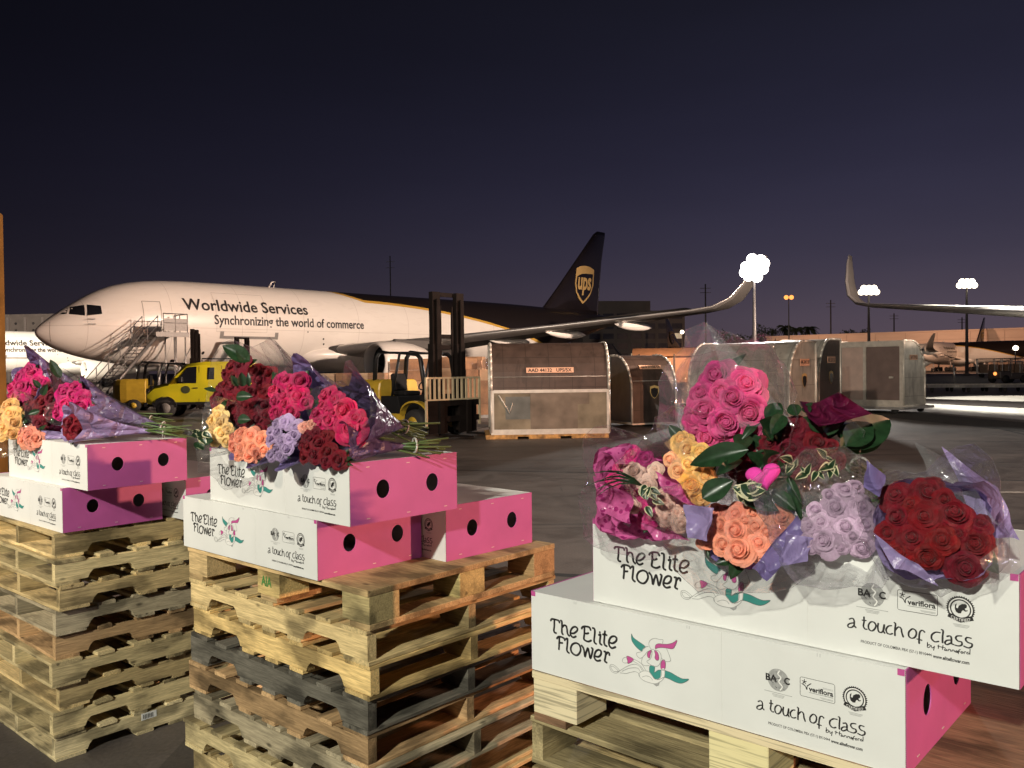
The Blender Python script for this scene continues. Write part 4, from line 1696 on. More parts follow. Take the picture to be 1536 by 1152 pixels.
for sy in (-1, 1):
    def side(pts, mt, name, e=.012, par=vn):
        q = MB()
        out = []
        for x, z in pts:
            k = max(0, min(1, (z - 1.3) / .75))
            out.append((x, sy * (.972 - .125 * k + e), z))
        q.add(out, [tuple(range(len(out)))])
        return q.build(name, mt, par)
    side([(-.75, 1.33), (-.02, 1.33), (-.08, 1.5), (-.42, 1.95), (-.75, 1.98)], M_GLASS, 'side_window')
    side([(-1.42, 1.47), (-1.16, 1.47), (-1.16, 1.93), (-1.42, 1.93)], M_GLASS, 'side_window')
    side([(-2.22, 1.47), (-1.96, 1.47), (-1.96, 1.93), (-2.22, 1.93)], M_GLASS, 'side_window')
    for x in (-.85, -1.7):
        side([(x, .55), (x + .015, .55), (x + .015, 2.0), (x, 2.0)], M_INK, 'door_seam')
    q = MB()
    for (x, z) in ((-.35, 1.08),):
        vs = [(x + .17 * math.cos(w * PI / 8), sy * .985, z + .15 * math.sin(w * PI / 8)) for w in range(16)]
        q.add(vs, [tuple(range(16))])
    em = q.build('door_emblem', mat('emblem_green_black', (.06, .07, .03), .5), vn)
    q = MB()
    q.box((-.25, sy * 1.0 - .06, 1.38), (-.1, sy * 1.0 + .12, 1.58))
    q.build('wing_mirror', M_BLACK, vn, bevel=.02)
    for x in (.42, -1.72):
        q = MB()
        y = sy * .86
        q.tube([(x, y - .13, .37), (x, y - .08, .37), (x, y + .08, .37), (x, y + .125, .37)], [.32, .37, .37, .32], 22)
        w_ = q.build('wheel', M_RUB, vn)
        q = MB()
        q.cyl((x, y - .135, .37), (x, y + .135, .37), .2, 16)
        q.build('rim', mat('dull_rim', (.16, .15, .14), .6, vary=.2), w_)
        q = MB()
        q.tube([(x + .43 * math.cos(w * PI / 12), sy * .978, .40 + .42 * math.sin(w * PI / 12)) for w in range(0, 13)], .018, 6)
        vs = [(x + .41 * math.cos(w * PI / 12), sy * .979, .40 + .40 * math.sin(w * PI / 12)) for w in range(0, 13)]
        q.add(vs, [tuple(range(13))])
        q.build('wheel_arch', M_BLACK, vn)
q = MB()
q.add([(.02, -.75, 1.62), (.02, .75, 1.62), (.0, .0, 0), (-.3, .68, 2.0), (-.3, -.68, 2.0)], [(0, 1, 3, 4)], M=Matrix.Translation((.06, 0, .02)))
q.build('windscreen', M_GLASS, vn)
for sy in (-.6, .6):
    q = MB()
    q.cbox((1.14, sy, .86), (.06, .3, .2))
    q.build('headlight', M_FRM, vn, bevel=.02)
for x0, x1 in ((1.1, 1.26), (XR - .15, XR + .02)):
    q = MB()
    q.box((x0, -.85, .42), (x1, .85, .58))
    q.build('bumper', M_BLACK, vn, bevel=.03)
q = MB()
for y in (-.6, .6):
    q.tube([(-2.6, y, 2.17), (-2.6, y, 2.28), (-.9, y, 2.28), (-.9, y, 2.17)], .025, 6)
q.build('roof_rack', M_BLACK, vn)

vn.scale = (1.08, 1, 1.08)
# ================================================================== WRAPPED CARGO
M_CARD = mat('cardboard', (.30, .165, .085), .75, vary=.35, scale=2.5)
M_CARD2 = mat('pale_cardboard', (.48, .33, .21), .7, vary=.15, scale=2.5)
M_FILMC = film_material('pallet_stretch_film', (.90, .87, .84), .02, .4, 4., .03)


def cargo(loc, rz, label, nx, ny, nz, seed, sz=(.62, .5, .42)):
    rnd = random.Random(seed)
    r = empty('wrapped_cargo_load', loc, rz, label, 'cargo load', 'film wrapped carton loads under the wing')
    mb = MB()
    mb.box((-.05, -.05, 0), (nx * sz[0] + .05, ny * sz[1] + .05, .12))
    mb.build('pallet_base', M_STEEL, r)
    tops = {}
    for k in range(nz):
        for j in range(ny):
            for i in range(nx):
                if 0 < i < nx - 1 and 0 < j < ny - 1 and k < nz - 1:
                    continue
                if k == nz - 1 and rnd.random() < .35:
                    continue
                mb = MB()
                jx, jy = rnd.uniform(-.02, .02), rnd.uniform(-.02, .02)
                mb.box((i * sz[0] + .012 + jx, j * sz[1] + .012 + jy, .12 + k * sz[2]), ((i + 1) * sz[0] - .012 + jx, (j + 1) * sz[1] - .012 + jy, .12 + (k + 1) * sz[2] - .008))
                mb.build('carton', M_CARD if rnd.random() < .75 else M_CARD2, r)
                tops[(i, j)] = k + 1
    mb = MB()
    x1, y1, z1 = nx * sz[0] + .06, ny * sz[1] + .06, .12 + nz * sz[2] - .1
    N = 20
    rings = []
    for i in range(7):
        z = .1 + (z1 - .1) * i / 6
        ring = []
        for (ax, ay), (bx, by) in (((-.06, -.06), (x1, -.06)), ((x1, -.06), (x1, y1)), ((x1, y1), (-.06, y1)), ((-.06, y1), (-.06, -.06))):
            for q in range(N):
                t_ = q / N
                ring.append((ax + (bx - ax) * t_ + rnd.uniform(-.015, .015), ay + (by - ay) * t_ + rnd.uniform(-.015, .015), z))
        rings.append(ring)
    mb.loft(rings, caps=False)
    mb.build('stretch_film', M_FILMC, r)
    return r


p = at(478, 600, 31)
cargo((p.x, p.y, 0), R(-8), 'film wrapped brown carton load left of the forklift', 4, 3, 4, 1)
p = at(585, 600, 33)
cargo((p.x, p.y, 0), R(6), 'film wrapped carton load seen through the forklift cab', 3, 3, 5, 2, (.62, .5, .44))
p = at(660, 600, 36)
cargo((p.x, p.y, 0), R(-4), 'film wrapped carton load behind the forklift mast', 3, 3, 5, 3, (.6, .5, .46))
p = at(700, 600, 33)
cargo((p.x, p.y, 0), R(10), 'film wrapped carton load between the forklift mast and the brown container', 3, 3, 5, 4, (.5, .45, .44))

# yellow steel column at the far left
px = at(7.2, 600, 5.6)
yp = empty('yellow_steel_column', (px.x - .178, px.y, 0), R(0), 'yellow painted steel column cut by the left picture edge', 'column')
mb = MB()
mb.box((-.14, -.14, .03), (.115, .14, 2.94))
mb.build('shaft', mat('column_yellow_paint', (.30, .19, .05), .85, vary=.3, scale=5, spec=.1), yp, bevel=.012)
mb = MB()
mb.box((-.24, -.24, 0), (.24, .24, .03))
mb.build('base_plate', M_STEEL, yp)

# ================================================================== PALLETS
M_WOOD = wood_material()
M_PLY = ply_material()


def rough_board(Lb, wb, tb, seed, notch=False):
    rnd = random.Random(seed)
    mb = MB()
    if notch:
        h = Lb / 2
        pr_ = [(-h, 0), (-h + .15, 0)]
        for s0 in (-h + .15, h - .15 - .23):
            pr_ += [(s0 + .23 * f, .038 * math.sin(PI * min(1, max(0, (f if f < .5 else 1 - f) / .12)) / 2)) for f in (0.02, .05, .12, .5, .88, .95, .98)]
            pr_ += [(s0 + .23, 0)]
            if s0 < 0:
                pr_ += [(h - .15 - .23, 0)]
        pr_ += [(h, 0), (h, tb), (-h, tb)]
        ded = []
        for p in pr_:
            if not ded or abs(p[0] - ded[-1][0]) + abs(p[1] - ded[-1][1]) > 1e-5:
                ded.append(p)
        E_ = Matrix(((1, 0, 0, 0), (0, 0, -1, 0), (0, 1, 0, -tb / 2), (0, 0, 0, 1)))
        mb.prism(ded, -wb / 2, wb / 2, 0, E_)
        return mb
    n = 9
    rings = []
    for i in range(n + 1):
        x = -Lb / 2 + Lb * i / n
        if 0 < i < n:
            x += rnd.uniform(-.02, .02)
        a, b = wb / 2 * (1 + rnd.uniform(-.02, .02)), wb / 2 * (1 + rnd.uniform(-.02, .02))
        if i in (0, n) and rnd.random() < .35:
            a -= wb * rnd.uniform(.05, .25)
        zz = rnd.uniform(-.0012, .0012)
        t2 = tb / 2
        c = .0025
        rings.append([(x, -b, -t2 + c + zz), (x, -b + c, -t2 + zz), (x, a - c, -t2 + zz), (x, a, -t2 + c + zz), (x, a, t2 - c + zz), (x, a - c, t2 + zz), (x, -b + c, t2 + zz), (x, -b, t2 - c + zz)])
    mb.loft(rings, smooth=False)
    return mb


_BC = {}


def board_obj(name, Lb, wb, tb, seed, notch, mt, par, loc, rz, col):
    key = (round(Lb, 3), round(wb, 3), round(tb, 3), seed % 4, notch, mt.name)
    if key not in _BC:
        o = rough_board(Lb, wb, tb, seed % 4 + 11, notch).build(name, mt)
        _BC[key] = o.data
    else:
        o = bpy.data.objects.new(name, _BC[key])
        COL.objects.link(o)
    o.parent = par
    o.location = loc
    o.rotation_euler = (0, 0, rz)
    o.color = (*col, 1)
    return o


def stringer_pallet(loc, yaw, a, b, along, col, label, group, seed, H=.1235):
    """corner at loc; spans x -a..0, y 0..b; stringers run along 'x' or 'y'"""
    rnd = random.Random(seed)
    r = empty('wooden_pallet', loc, yaw, label, 'pallet', group)
    Ls, Wd = (a, b) if along == 'x' else (b, a)
    t = .0165
    hs = H - 2 * t

    def put(name, l_, w_, t_, cx, cy, cz, turn, notch=False, c=None):
        # canonical: stringers along X in 0..Ls, boards along Y in 0..Wd
        k = rnd.uniform(.8, 1.15)
        cc = c or tuple(q * k for q in col)
        if along == 'x':
            px_, py_, rz_ = cx - a, cy, (PI / 2 if turn else 0)
        else:
            px_, py_, rz_ = cy - a, cx, (0 if turn else PI / 2)
        board_obj(name, l_, w_, t_, rnd.randrange(100), notch, M_WOOD, r, (px_, py_, cz), rz_ + rnd.uniform(-.006, .006), cc)

    for y in (.02, Wd / 2, Wd - .02):
        put('stringer', Ls, .038, hs, Ls / 2, y, t + hs / 2, False, True)
    nt_ = 7
    for i in range(nt_):
        w_ = .14 if i in (0, nt_ - 1) else .089
        x = .07 + (Ls - .14) * i / (nt_ - 1) + (rnd.uniform(-.012, .012) if 0 < i < nt_ - 1 else 0)
        put('deck_board', Wd + rnd.uniform(-.01, .012), w_, t, x, Wd / 2, H - t / 2, True)
    for i in range(5):
        w_ = .14 if i in (0, 4) else .089
        x = (.07, .33, .5, .67, 0)[i] * 1.0 if i < 4 else 0
        x = [.07, Ls * .36, Ls * .5, Ls * .64, Ls - .07][i]
        put('bottom_board', Wd, w_, t, x, Wd / 2, t / 2, True)
    return r


def block_pallet(loc, yaw, a, b, col, label, group, ply=True, H=.14, solid=True, blockcol=None):
    r = empty('block_pallet', loc, yaw, label, 'pallet', group)
    rnd = random.Random(5)
    td = .022
    hb = H - 2 * td
    bc = blockcol or col
    mt = M_PLY if ply else M_WOOD
    # deck sheet
    mb = MB()
    mb.box((-a, 0, H - td), (0, b, H))
    mb.build('deck_sheet', M_WOOD, r, bevel=.002, color=col)
    for x0, x1 in ((-a, -a + .10), (-a / 2 - .05, -a / 2 + .05), (-.10, 0)):
        pass
    mb = MB()
    mb.box((-a + .001, -.004, H - td + .001), (-.001, -.0005, H - .0015))
    mb.build('edge_board', mt, r, color=bc)
    # bottom runners along y
    for x in (-a, -a / 2 - .055, -.11):
        mb = MB()
        mb.box((x, 0.002, 0), (x + .11, b - .002, td))
        mb.build('bottom_runner', M_WOOD, r, bevel=.002, color=tuple(q * .9 for q in col))
    for i, x in enumerate((-a, -a / 2 - .075, -.15)):
        for j, y in enumerate((0, b / 2 - .07, b - .14)):
            mb = MB()
            mb.box((x + .001, y + .001, td), (x + .149, y + .139, H - td))
            o = mb.build('block', mt, r, bevel=.002, color=tuple(q * rnd.uniform(.9, 1.1) for q in bc))
            if i == 1 and j == 0 and not ply:
                mb = MB()
                vs, fs = text2d('AIA', x + .03, td + .035, .07, .04, .02)
                mb.add([(p_[0], -.0005, p_[1]) for p_ in vs], fs)
                mb.build('green_stamp', mat('green_stamp_ink', (.06, .22, .05), .7), o)
    return r


TAN, PINE, DARK, ORNG, GREY, OLIV, LITE = (.57, .43, .21), (.68, .48, .20), (.16, .145, .115), (.50, .32, .16), (.43, .36, .235), (.50, .40, .21), (.68, .56, .32)

# middle stack (under the block pallet)
YM = R(-41.3)
PM = Vector((-.495, 2.901, 0))
block_pallet((PM.x, PM.y, .977), YM, 1.219, 1.016, (.50, .35, .17), 'block pallet with solid wooden deck carrying three cartons, top of the middle stack', 'pallets of the middle stack', False)
mc = [(TAN, 'tan pallet with notched side, second from the top of the middle stack'), (PINE, 'bright yellow pine pallet, third from the top of the middle stack'),
      (DARK, 'dark charcoal weathered pallet in the middle stack'), (ORNG, 'orange brown pallet just below the dark weathered one in the middle stack'),
      (GREY, 'grey weathered pallet below the orange brown one in the middle stack'), (OLIV, 'olive tan pallet with ragged boards low in the middle stack'),
      (TAN, 'tan pallet second from the ground in the middle stack'), (GREY, 'grey pallet standing on the ground under the middle stack')]
rn = random.Random(3)
for i, (c, lb_) in enumerate(mc):
    z = .977 - (i + 1) * .1221
    jx, jy = rn.uniform(-.015, .02), rn.uniform(-.02, .015)
    stringer_pallet((PM.x + jx - .01 * (i % 2), PM.y + jy + .012, z), YM + R(rn.uniform(-1.1, 1.1)), 1.219, 1.016, 'x', c, lb_, 'pallets of the middle stack', 40 + i, .1215)
# left stack
YL = R(-41.0)
PL = Vector((-2.185, 4.075, 0))
lc = [(TAN, 'tan pallet carrying the cartons, topmost of the left stack'), (OLIV, 'olive tan pallet second from the top of the left stack'), (TAN, 'tan pallet with dark stained notch, third from the top of the left stack'),
      (GREY, 'greyish pallet with long stain, fourth from the top of the left stack'), (ORNG, 'brownish pallet in the middle of the left stack'), (OLIV, 'olive pallet with splintered end below the brownish one in the left stack'),
      (TAN, 'tan pallet third from the ground in the left stack'), (OLIV, 'rough olive pallet second from the ground in the left stack'), (LITE, 'pale pallet with white barcode sticker standing on the ground under the left stack')]
rn = random.Random(8)
lastp = None
for i, (c, lb_) in enumerate(lc):
    z = 1.099 - (i + 1) * .1221
    jx, jy = rn.uniform(-.03, .02), rn.uniform(-.02, .03)
    lastp = stringer_pallet((PL.x + jx, PL.y + jy, z), YL + R(rn.uniform(-1.5, 1.5)), 1.016, 1.219, 'y', c, lb_, 'pallets of the left stack', 70 + i, .1215)
mb = MB()
mb.box((-.0013 + .0, .42, .07), (.0008, .50, .105))
sk = mb.build('barcode_sticker', mat('sticker_white', (.75, .75, .72), .5), lastp)
mb = MB()
for k in range(7):
    mb.box((.0008, .43 + k * .008, .075), (.0012, .434 + k * .008, .098))
mb.build('barcode_bars', M_INK, sk)
# right stack
YR = R(-41.4)
PR = Vector((.965, 1.545, 0))
block_pallet((PR.x, PR.y, .897), YR, 1.222, 1.016, (.22, .125, .070), 'block pallet with pale laminated blocks and reddish deck under the nearest cartons', 'pallets of the right stack', True, blockcol=(.72, .60, .38))
rc = [(OLIV, 'weathered pallet directly below the pale laminated blocks at right'), (TAN, 'tan pallet third in the right stack, mostly below the picture edge'), (GREY, 'grey pallet in the right stack below the picture edge'), (ORNG, 'brown pallet in the right stack below the picture edge'),
      (TAN, 'tan pallet near the ground in the right stack'), (GREY, 'grey pallet second from the ground in the right stack'), (OLIV, 'olive pallet standing on the ground under the right stack')]
rn = random.Random(9)
for i, (c, lb_) in enumerate(rc):
    z = .897 - (i + 1) * .128
    stringer_pallet((PR.x + rn.uniform(-.02, .01) - .012, PR.y + rn.uniform(-.01, .02) + .01, z), YR + R(rn.uniform(-1.2, 1.2)), 1.219, 1.016, 'y', c, lb_, 'pallets of the right stack', 90 + i, .1275)

# ================================================================== FLOWER CARTONS
ART = ART=dict(
name=[[[678,1470],[726,1517],[831,1525],[956,1518],[986,1465]],[[810,1516],[805,1338],[788,1217],[822,1165],[874,1167]],[[1019,1530],[1064,1513],[1066,1355],[1062,1220],[1102,1170]],[[1072,1356],[1140,1427],[1211,1416],[1240,1338],[1257,1225],[1317,1171]],[[1364,1263],[1461,1274],[1564,1352],[1586,1422],[1517,1458],[1425,1415],[1357,1311],[1358,1212],[1438,1162],[1540,1207]],[[1722,1448],[1768,1506],[1867,1533],[1975,1530],[2019,1465]],[[1817,1507],[1812,1335],[1795,1200],[1837,1160],[1935,1150],[2034,1200]],[[1823,1353],[1882,1348],[1951,1378]],[[2073,1532],[2141,1521],[2147,1400],[2123,1234],[2140,1164],[2197,1139]],[[2272,1385],[2331,1412],[2307,1255],[2314,1176],[2371,1152]],[[2302,1473],[2317,1463]],[[2472,1528],[2454,1381],[2440,1233],[2466,1167],[2532,1148]],[[2398,1426],[2465,1444],[2531,1431]],[[2602,1266],[2705,1263],[2811,1340],[2826,1423],[2749,1452],[2653,1404],[2594,1297],[2600,1186],[2682,1132],[2796,1187]],[[887,1018],[945,1080],[1048,1093],[1140,1069],[1160,1023]],[[975,1070],[971,918],[952,739]],[[982,929],[1034,931],[1085,942]],[[1191,1063],[1253,1084],[1238,906],[1225,788],[1254,736],[1304,713]],[[1515,1026],[1412,967],[1359,865],[1377,770],[1456,713],[1556,709],[1638,776],[1686,884],[1654,992],[1585,1027],[1515,1026]],[[1714,1004],[1781,936],[1808,828],[1824,726],[1872,874],[1920,973],[1956,875],[1997,722],[2053,864],[2076,982],[2038,1006]],[[2149,811],[2255,818],[2334,891],[2340,980],[2270,1003],[2182,947],[2130,831],[2137,752],[2213,704],[2320,743]],[[2432,992],[2489,988],[2476,857],[2454,756],[2519,723]],[[2487,923],[2546,992],[2593,986],[2601,932]]],
slogan=[[[6650,751],[6718,782],[6755,732],[6754,637],[6792,597]],[[6745,692],[6659,658],[6620,612],[6639,578],[6706,590],[6755,647]],[[6956,853],[6955,749],[6944,653],[6982,604],[7019,611]],[[6917,780],[7002,786]],[[7096,775],[7048,701],[7057,618],[7113,590],[7169,639],[7198,719],[7161,778],[7096,775]],[[7244,774],[7234,688],[7252,607],[7308,599],[7354,673],[7364,768]],[[7364,768],[7345,653],[7372,593]],[[7511,776],[7447,755],[7400,682],[7418,611],[7473,593],[7527,617]],[[7557,850],[7584,827],[7574,714],[7572,584]],[[7579,697],[7637,772],[7691,754],[7708,666],[7735,588]],[[7906,785],[7843,709],[7842,627],[7895,595],[7958,630],[7985,718],[7959,777],[7906,785]],[[8143,766],[8100,794],[8056,759],[8037,655],[8036,518]],[[7993,601],[8089,592]],[[8429,811],[8343,804],[8273,736],[8273,655],[8333,612],[8402,635]],[[8447,877],[8481,856],[8471,738],[8470,621]],[[8548,762],[8608,782],[8632,733],[8632,644],[8674,625]],[[8632,706],[8547,681],[8513,629],[8547,600],[8615,640]],[[8818,822],[8734,806],[8709,757],[8750,711],[8809,705],[8817,653],[8766,617],[8691,620]],[[8984,810],[8909,813],[8884,764],[8925,719],[8991,705],[8991,652],[8933,614],[8850,633]]],
by=[[[8194,576],[8188,484]],[[8188,502],[8228,538],[8245,505],[8210,471],[8184,480]],[[8263,526],[8280,475],[8323,520]],[[8323,520],[8305,435]],[[8401,563],[8392,489]],[[8478,569],[8469,486]],[[8375,539],[8444,531],[8520,529]],[[8525,515],[8503,484],[8525,476],[8546,505],[8549,475]],[[8571,480],[8580,512],[8610,514],[8617,480]],[[8639,481],[8647,513],[8678,515],[8681,484]],[[8728,520],[8701,493],[8718,479],[8737,511],[8741,478]],[[8791,554],[8762,527],[8755,463]],[[8740,508],[8785,510]],[[8815,520],[8799,495],[8820,482],[8837,510],[8815,520]],[[8857,484],[8859,520],[8890,530]],[[8932,534],[8902,511],[8920,491],[8955,516]],[[8962,594],[8956,492]]],
teal=[[[3284,1620],[3333,1540],[3495,1466],[3616,1420],[3691,1373],[3622,1306],[3579,1244],[3448,1296],[3328,1396],[3280,1494]],[[3945,797],[4057,879],[4234,909],[4408,896],[4579,846],[4730,821],[4900,852],[4783,748],[4649,692],[4497,699],[4344,732],[4208,735],[4148,696],[4068,651],[3989,633],[3872,702],[3799,790],[3820,935],[3950,943]]],
magenta=[[[3976,1380],[3979,1468],[4060,1528],[4179,1544],[4336,1576],[4474,1638],[4583,1721],[4550,1611],[4469,1491],[4332,1471],[4176,1456],[4036,1418]],[[3864,1330],[3772,1276],[3739,1198],[3757,1132],[3807,1125],[3830,1218]],[[3945,1347],[4033,1313],[4069,1234],[4066,1137],[4006,1107],[3958,1157],[3971,1247]],[[4175,1152],[4243,1158],[4259,1049],[4235,940],[4137,918],[4121,1036]],[[3129,1015],[3213,1033],[3335,988],[3270,903],[3165,844],[3157,914]]],
white=[[[4143,919],[4239,941],[4225,765],[4146,635],[4005,541],[3865,509],[3625,523],[3506,601],[3498,670],[3634,762],[3795,772],[3930,646],[4009,638],[4110,713]]],
grey=[[[3905,501],[4005,536],[4085,577],[4063,503],[3992,460]]],
line=[[[3935,1362],[3845,1361],[3789,1473],[3843,1580],[3965,1640],[4104,1642],[4193,1651],[4179,1561]],[[3777,1409],[3654,1348],[3569,1233],[3434,1169],[3442,1100],[3522,1055],[3594,1088]],[[3752,1280],[3668,1166],[3594,1079],[3579,935],[3679,904],[3791,937]],[[3884,1317],[3870,1209],[3826,1103],[3727,1020],[3802,975],[3921,948],[4040,975],[4119,1088],[4139,1248],[4073,1348],[3945,1347]],[[4293,1454],[4365,1314],[4399,1183],[4262,1136],[4147,1198]],[[3149,1002],[3043,961],[2999,880],[3050,837],[3165,862]],[[2927,612],[2823,679],[2718,719],[2631,691],[2618,598],[2690,523],[2818,525],[2927,612],[3099,740],[3247,827],[3393,876],[3515,850],[3593,762]],[[2990,609],[3181,723],[3349,778],[3472,788],[3550,699]],[[2925,558],[3093,575],[3241,638],[3387,689],[3508,654],[3506,583]],[[3335,997],[3478,966],[3598,904],[3685,800]],[[3292,943],[3456,908],[3556,859],[3634,771]],[[3588,602],[3710,656],[3830,649],[3888,592]],[[2652,659],[2717,674],[2801,638],[2873,582],[2734,551],[2661,607],[2652,659]],[[4235,940],[4229,766],[4146,638],[4005,541],[3865,509],[3625,523],[3506,601],[3498,670],[3634,762],[3795,772],[3930,646],[4009,638],[4109,708],[4142,798],[4143,919]]],
frog=[[[8697,1414],[8731,1447],[8714,1363],[8747,1351],[8764,1408],[8823,1448],[8882,1458],[8911,1433],[8903,1387],[8869,1364],[8889,1332],[8922,1346],[8914,1322],[8880,1309],[8839,1332],[8814,1301],[8805,1264],[8755,1255],[8713,1283],[8692,1342]]],
)
BL, BW, BH = .979, .4986, .2158
M_CARTW = mat('white_carton_board', (.73, .73, .70), .5, vary=.05, scale=4, bump=.22)
M_CARTP = mat('pink_carton_board', (.49, .10, .32), .5, vary=.06, scale=8, bump=.06)
M_KRAFT = mat('kraft_board_inside', (.16, .10, .055), .8)
M_INKG = mat('printed_grey_ink', (.34, .34, .33), .6, vary=.25, scale=120)
M_INKLG = mat('printed_light_line', (.42, .41, .38), .6, vary=.02)
M_TEAL = mat('printed_teal_ink', (.045, .27, .235), .55, vary=.03)
M_MAG = mat('printed_magenta_ink', (.52, .08, .28), .55, vary=.03)
M_WINK = mat('printed_white_ink', (.78, .77, .735), .55, vary=.01)
M_OUTL = mat('printed_outline_ink', (.10, .10, .095), .55, vary=.02)


def pr2(poly, k=1e-4):
    return [(p[0] * k, p[1] * k) for p in poly]


def front_add(q, vs, fs, e, mi=0):
    q.add([(-BL + x, -e, z) for x, z in vs], fs, mi)


def line_ring(q, cx, cz, r0, r1, e, mi, n=40, teeth=0):
    vs, fs = [], []
    for i in range(n):
        w = 2 * PI * i / n
        ro = r1 * (1.0 if not teeth else (1.0 if i % 2 else .9))
        vs += [(cx + r0 * math.cos(w), cz + r0 * math.sin(w)), (cx + ro * math.cos(w), cz + ro * math.sin(w))]
    for i in range(n):
        j = (i + 1) % n
        fs.append((2 * i, 2 * i + 1, 2 * j + 1, 2 * j))
    front_add(q, vs, fs, e, mi)


def carton(loc, yaw, label, first=None):
    if first:
        c = copy_tree(first)
        c.location = loc
        c.rotation_euler = (0, 0, yaw)
        c['label'] = label
        return c
    r = empty('flower_carton', loc, yaw, label, 'carton', 'white flower cartons with pink ends')
    mb = MB()
    th = .006
    mb.box((-BL, 0, 0), (0, th, BH))
    mb.box((-BL, BW - th, 0), (0, BW, BH))
    mb.box((-BL, th, BH - th), (0, BW - th, BH - .0005))
    mb.box((-BL, th, 0), (0, BW - th, th))
    mb.build('shell', M_CARTW, r)
    for x_ in (-BL + .0005, -.0145):
        for nm_, z_ in (('corner_tab', BH - .012),):
            mb = MB()
            mb.box((x_, -.0012, z_), (x_ + .014, .0008, BH + .0008))
            mb.build(nm_, M_MAG, r)
    mb = MB()
    mb.box((-BL + .575, -.0006, .001), (-BL + .5762, .0002, BH - .001))
    mb.build('panel_crease', mat('crease_shade', (.62, .61, .58), .6), r)
    for xe, nm in ((-.010, 'end_panel'), (-BL + .004, 'end_panel')):
        out = [(.0065, .0065), (BW - .0065, .0065), (BW - .0065, BH + .0015), (.0065, BH + .0015)]
        out = [(.002, .0005), (BW - .002, .0005), (BW - .002, BH + .0012), (.002, BH + .0012)]
        holes = [[(hy + .029 * math.cos(-w * PI / 12), .115 + .033 * math.sin(-w * PI / 12)) for w in range(24)] for hy in (.142, .372)]
        E_ = Matrix(((0, 0, 1, 0), (1, 0, 0, 0), (0, 1, 0, 0), (0, 0, 0, 1)))
        mb = MB()
        o_in = [(.0065, .0065), (BW - .0065, .0065), (BW - .0065, BH - .0065), (.0065, BH - .0065)]
        x0, x1 = (xe + .0095, xe + .012) if xe > -.5 else (xe - .006, xe - .0035)
        mb.prism([out] + holes, x0, x1, 0, E_)
        ep = mb.build(nm, M_CARTP, r)
        if xe > -.5:
            for hz in (.018, BH - .018):
                for k in range(3):
                    q = MB()
                    yy = .07 + k * .18
                    q.box((x1, yy, hz - .001), (x1 + .0012, yy + .014, hz + .001))
                    q.build('staple', M_FRM, ep)
    for yy in (.0004, BW - .0062):
        mb = MB()
        for k_ in range(54):
            mb.box((.0003, yy, k_ * .004), (.0014, yy + .0058, k_ * .004 + .0024))
        mb.build('corrugated_edge', M_KRAFT, r)
    # black lettering
    q = MB()
    for s_ in ART['name']:
        front_add(q, *stroke2d(smooth_path(pr2(s_)), .0060, .0050), .0007)
    q.build('name_lettering', M_INK, r)
    q = MB()
    for s_ in ART['slogan']:
        front_add(q, *stroke2d(smooth_path(pr2(s_)), .0036, .0023), .0007)
    for s_ in ART['by']:
        front_add(q, *stroke2d(smooth_path(pr2(s_), 3), .0017, .0014), .0007)
    q.build('slogan_lettering', M_INK, r)
    q = MB()
    vs, fs = text2d('PRODUCT OF COLOMBIA PBX (57-1) 8910444', .689, .0285, .138, .0078, .01)
    front_add(q, vs, fs, .0007)
    vs, fs = text2d('www.eliteflower.com', .829, .0285, .066, .0074, .03)
    front_add(q, vs, fs, .0007)
    q.build('address_lettering', M_INK, r)
    # orchid drawing
    q = MB()
    for pl_ in ART['teal']:
        front_add(q, *fill2d(smooth_path(pr2(pl_ + pl_[:1]), 4)[:-1]), .0006, 0)
    for pl_ in ART['magenta']:
        front_add(q, *fill2d(smooth_path(pr2(pl_ + pl_[:1]), 4)[:-1]), .0008, 1)
    for pl_ in ART['white']:
        front_add(q, *fill2d(smooth_path(pr2(pl_ + pl_[:1]), 4)[:-1]), .0010, 2)
    for pl_ in ART['grey']:
        front_add(q, *fill2d(pr2(pl_)), .0009, 3)
    for s_ in ART['line']:
        front_add(q, *stroke2d(smooth_path(pr2(s_)), .0013), .0012, 3)
    for key in ('teal', 'magenta'):
        for pl_ in ART[key]:
            front_add(q, *stroke2d(smooth_path(pr2(pl_ + pl_[:1]), 4), .0010), .0011, 4)
    q.build('orchid_drawing', [M_TEAL, M_MAG, M_WINK, M_INKG, M_OUTL], r)
    # certification marks
    q = MB()
    vs = [(.7125 + .0248 * math.cos(w * PI / 16), .1345 + .0248 * math.sin(w * PI / 16)) for w in range(32)]
    front_add(q, vs, [tuple(range(32))], .0005, 0)
    rr = random.Random(2)
    for k in range(12):
        w = rr.uniform(0, 6.28)
        r0 = rr.uniform(.004, .019)
        pts = [(.7125 + r0 * math.cos(w) + .004 * j * math.cos(w * 2 + j), .1345 + r0 * math.sin(w) + .0035 * j * math.sin(w * 3 + j)) for j in range(3)]
        front_add(q, *stroke2d(smooth_path(pts, 3), .0008), .0007, 1)
    pts = [(.716, .156), (.712, .148), (.719, .141), (.714, .131), (.722, .122), (.717, .113)]
    front_add(q, *stroke2d(smooth_path(pts, 4), .0028), .0008, 2)
    for tx, x, w in (('BA', .6835, .0265), ('C', .7265, .0130)):
        vs, fs = text2d(tx, x, .1290, w, .0155, .03)
        front_add(q, vs, fs, .0009, 1)
    for (x0, x1, z, hh) in ((.680, .744, .1045, .0012), (.698, .727, .1010, .001), (.699, .726, .0985, .001), (.701, .724, .096, .001)):
        front_add(q, [(x0, z), (x1, z), (x1, z + hh), (x0, z + hh)], [(0, 1, 2, 3)], .0006, 0)
    q.build('alliance_mark', [M_INKG, M_INK, M_WINK], r)
    q = MB()
    x0, x1, z0, z1, rd = .7625, .838, .1130, .1540, .004
    pts = []
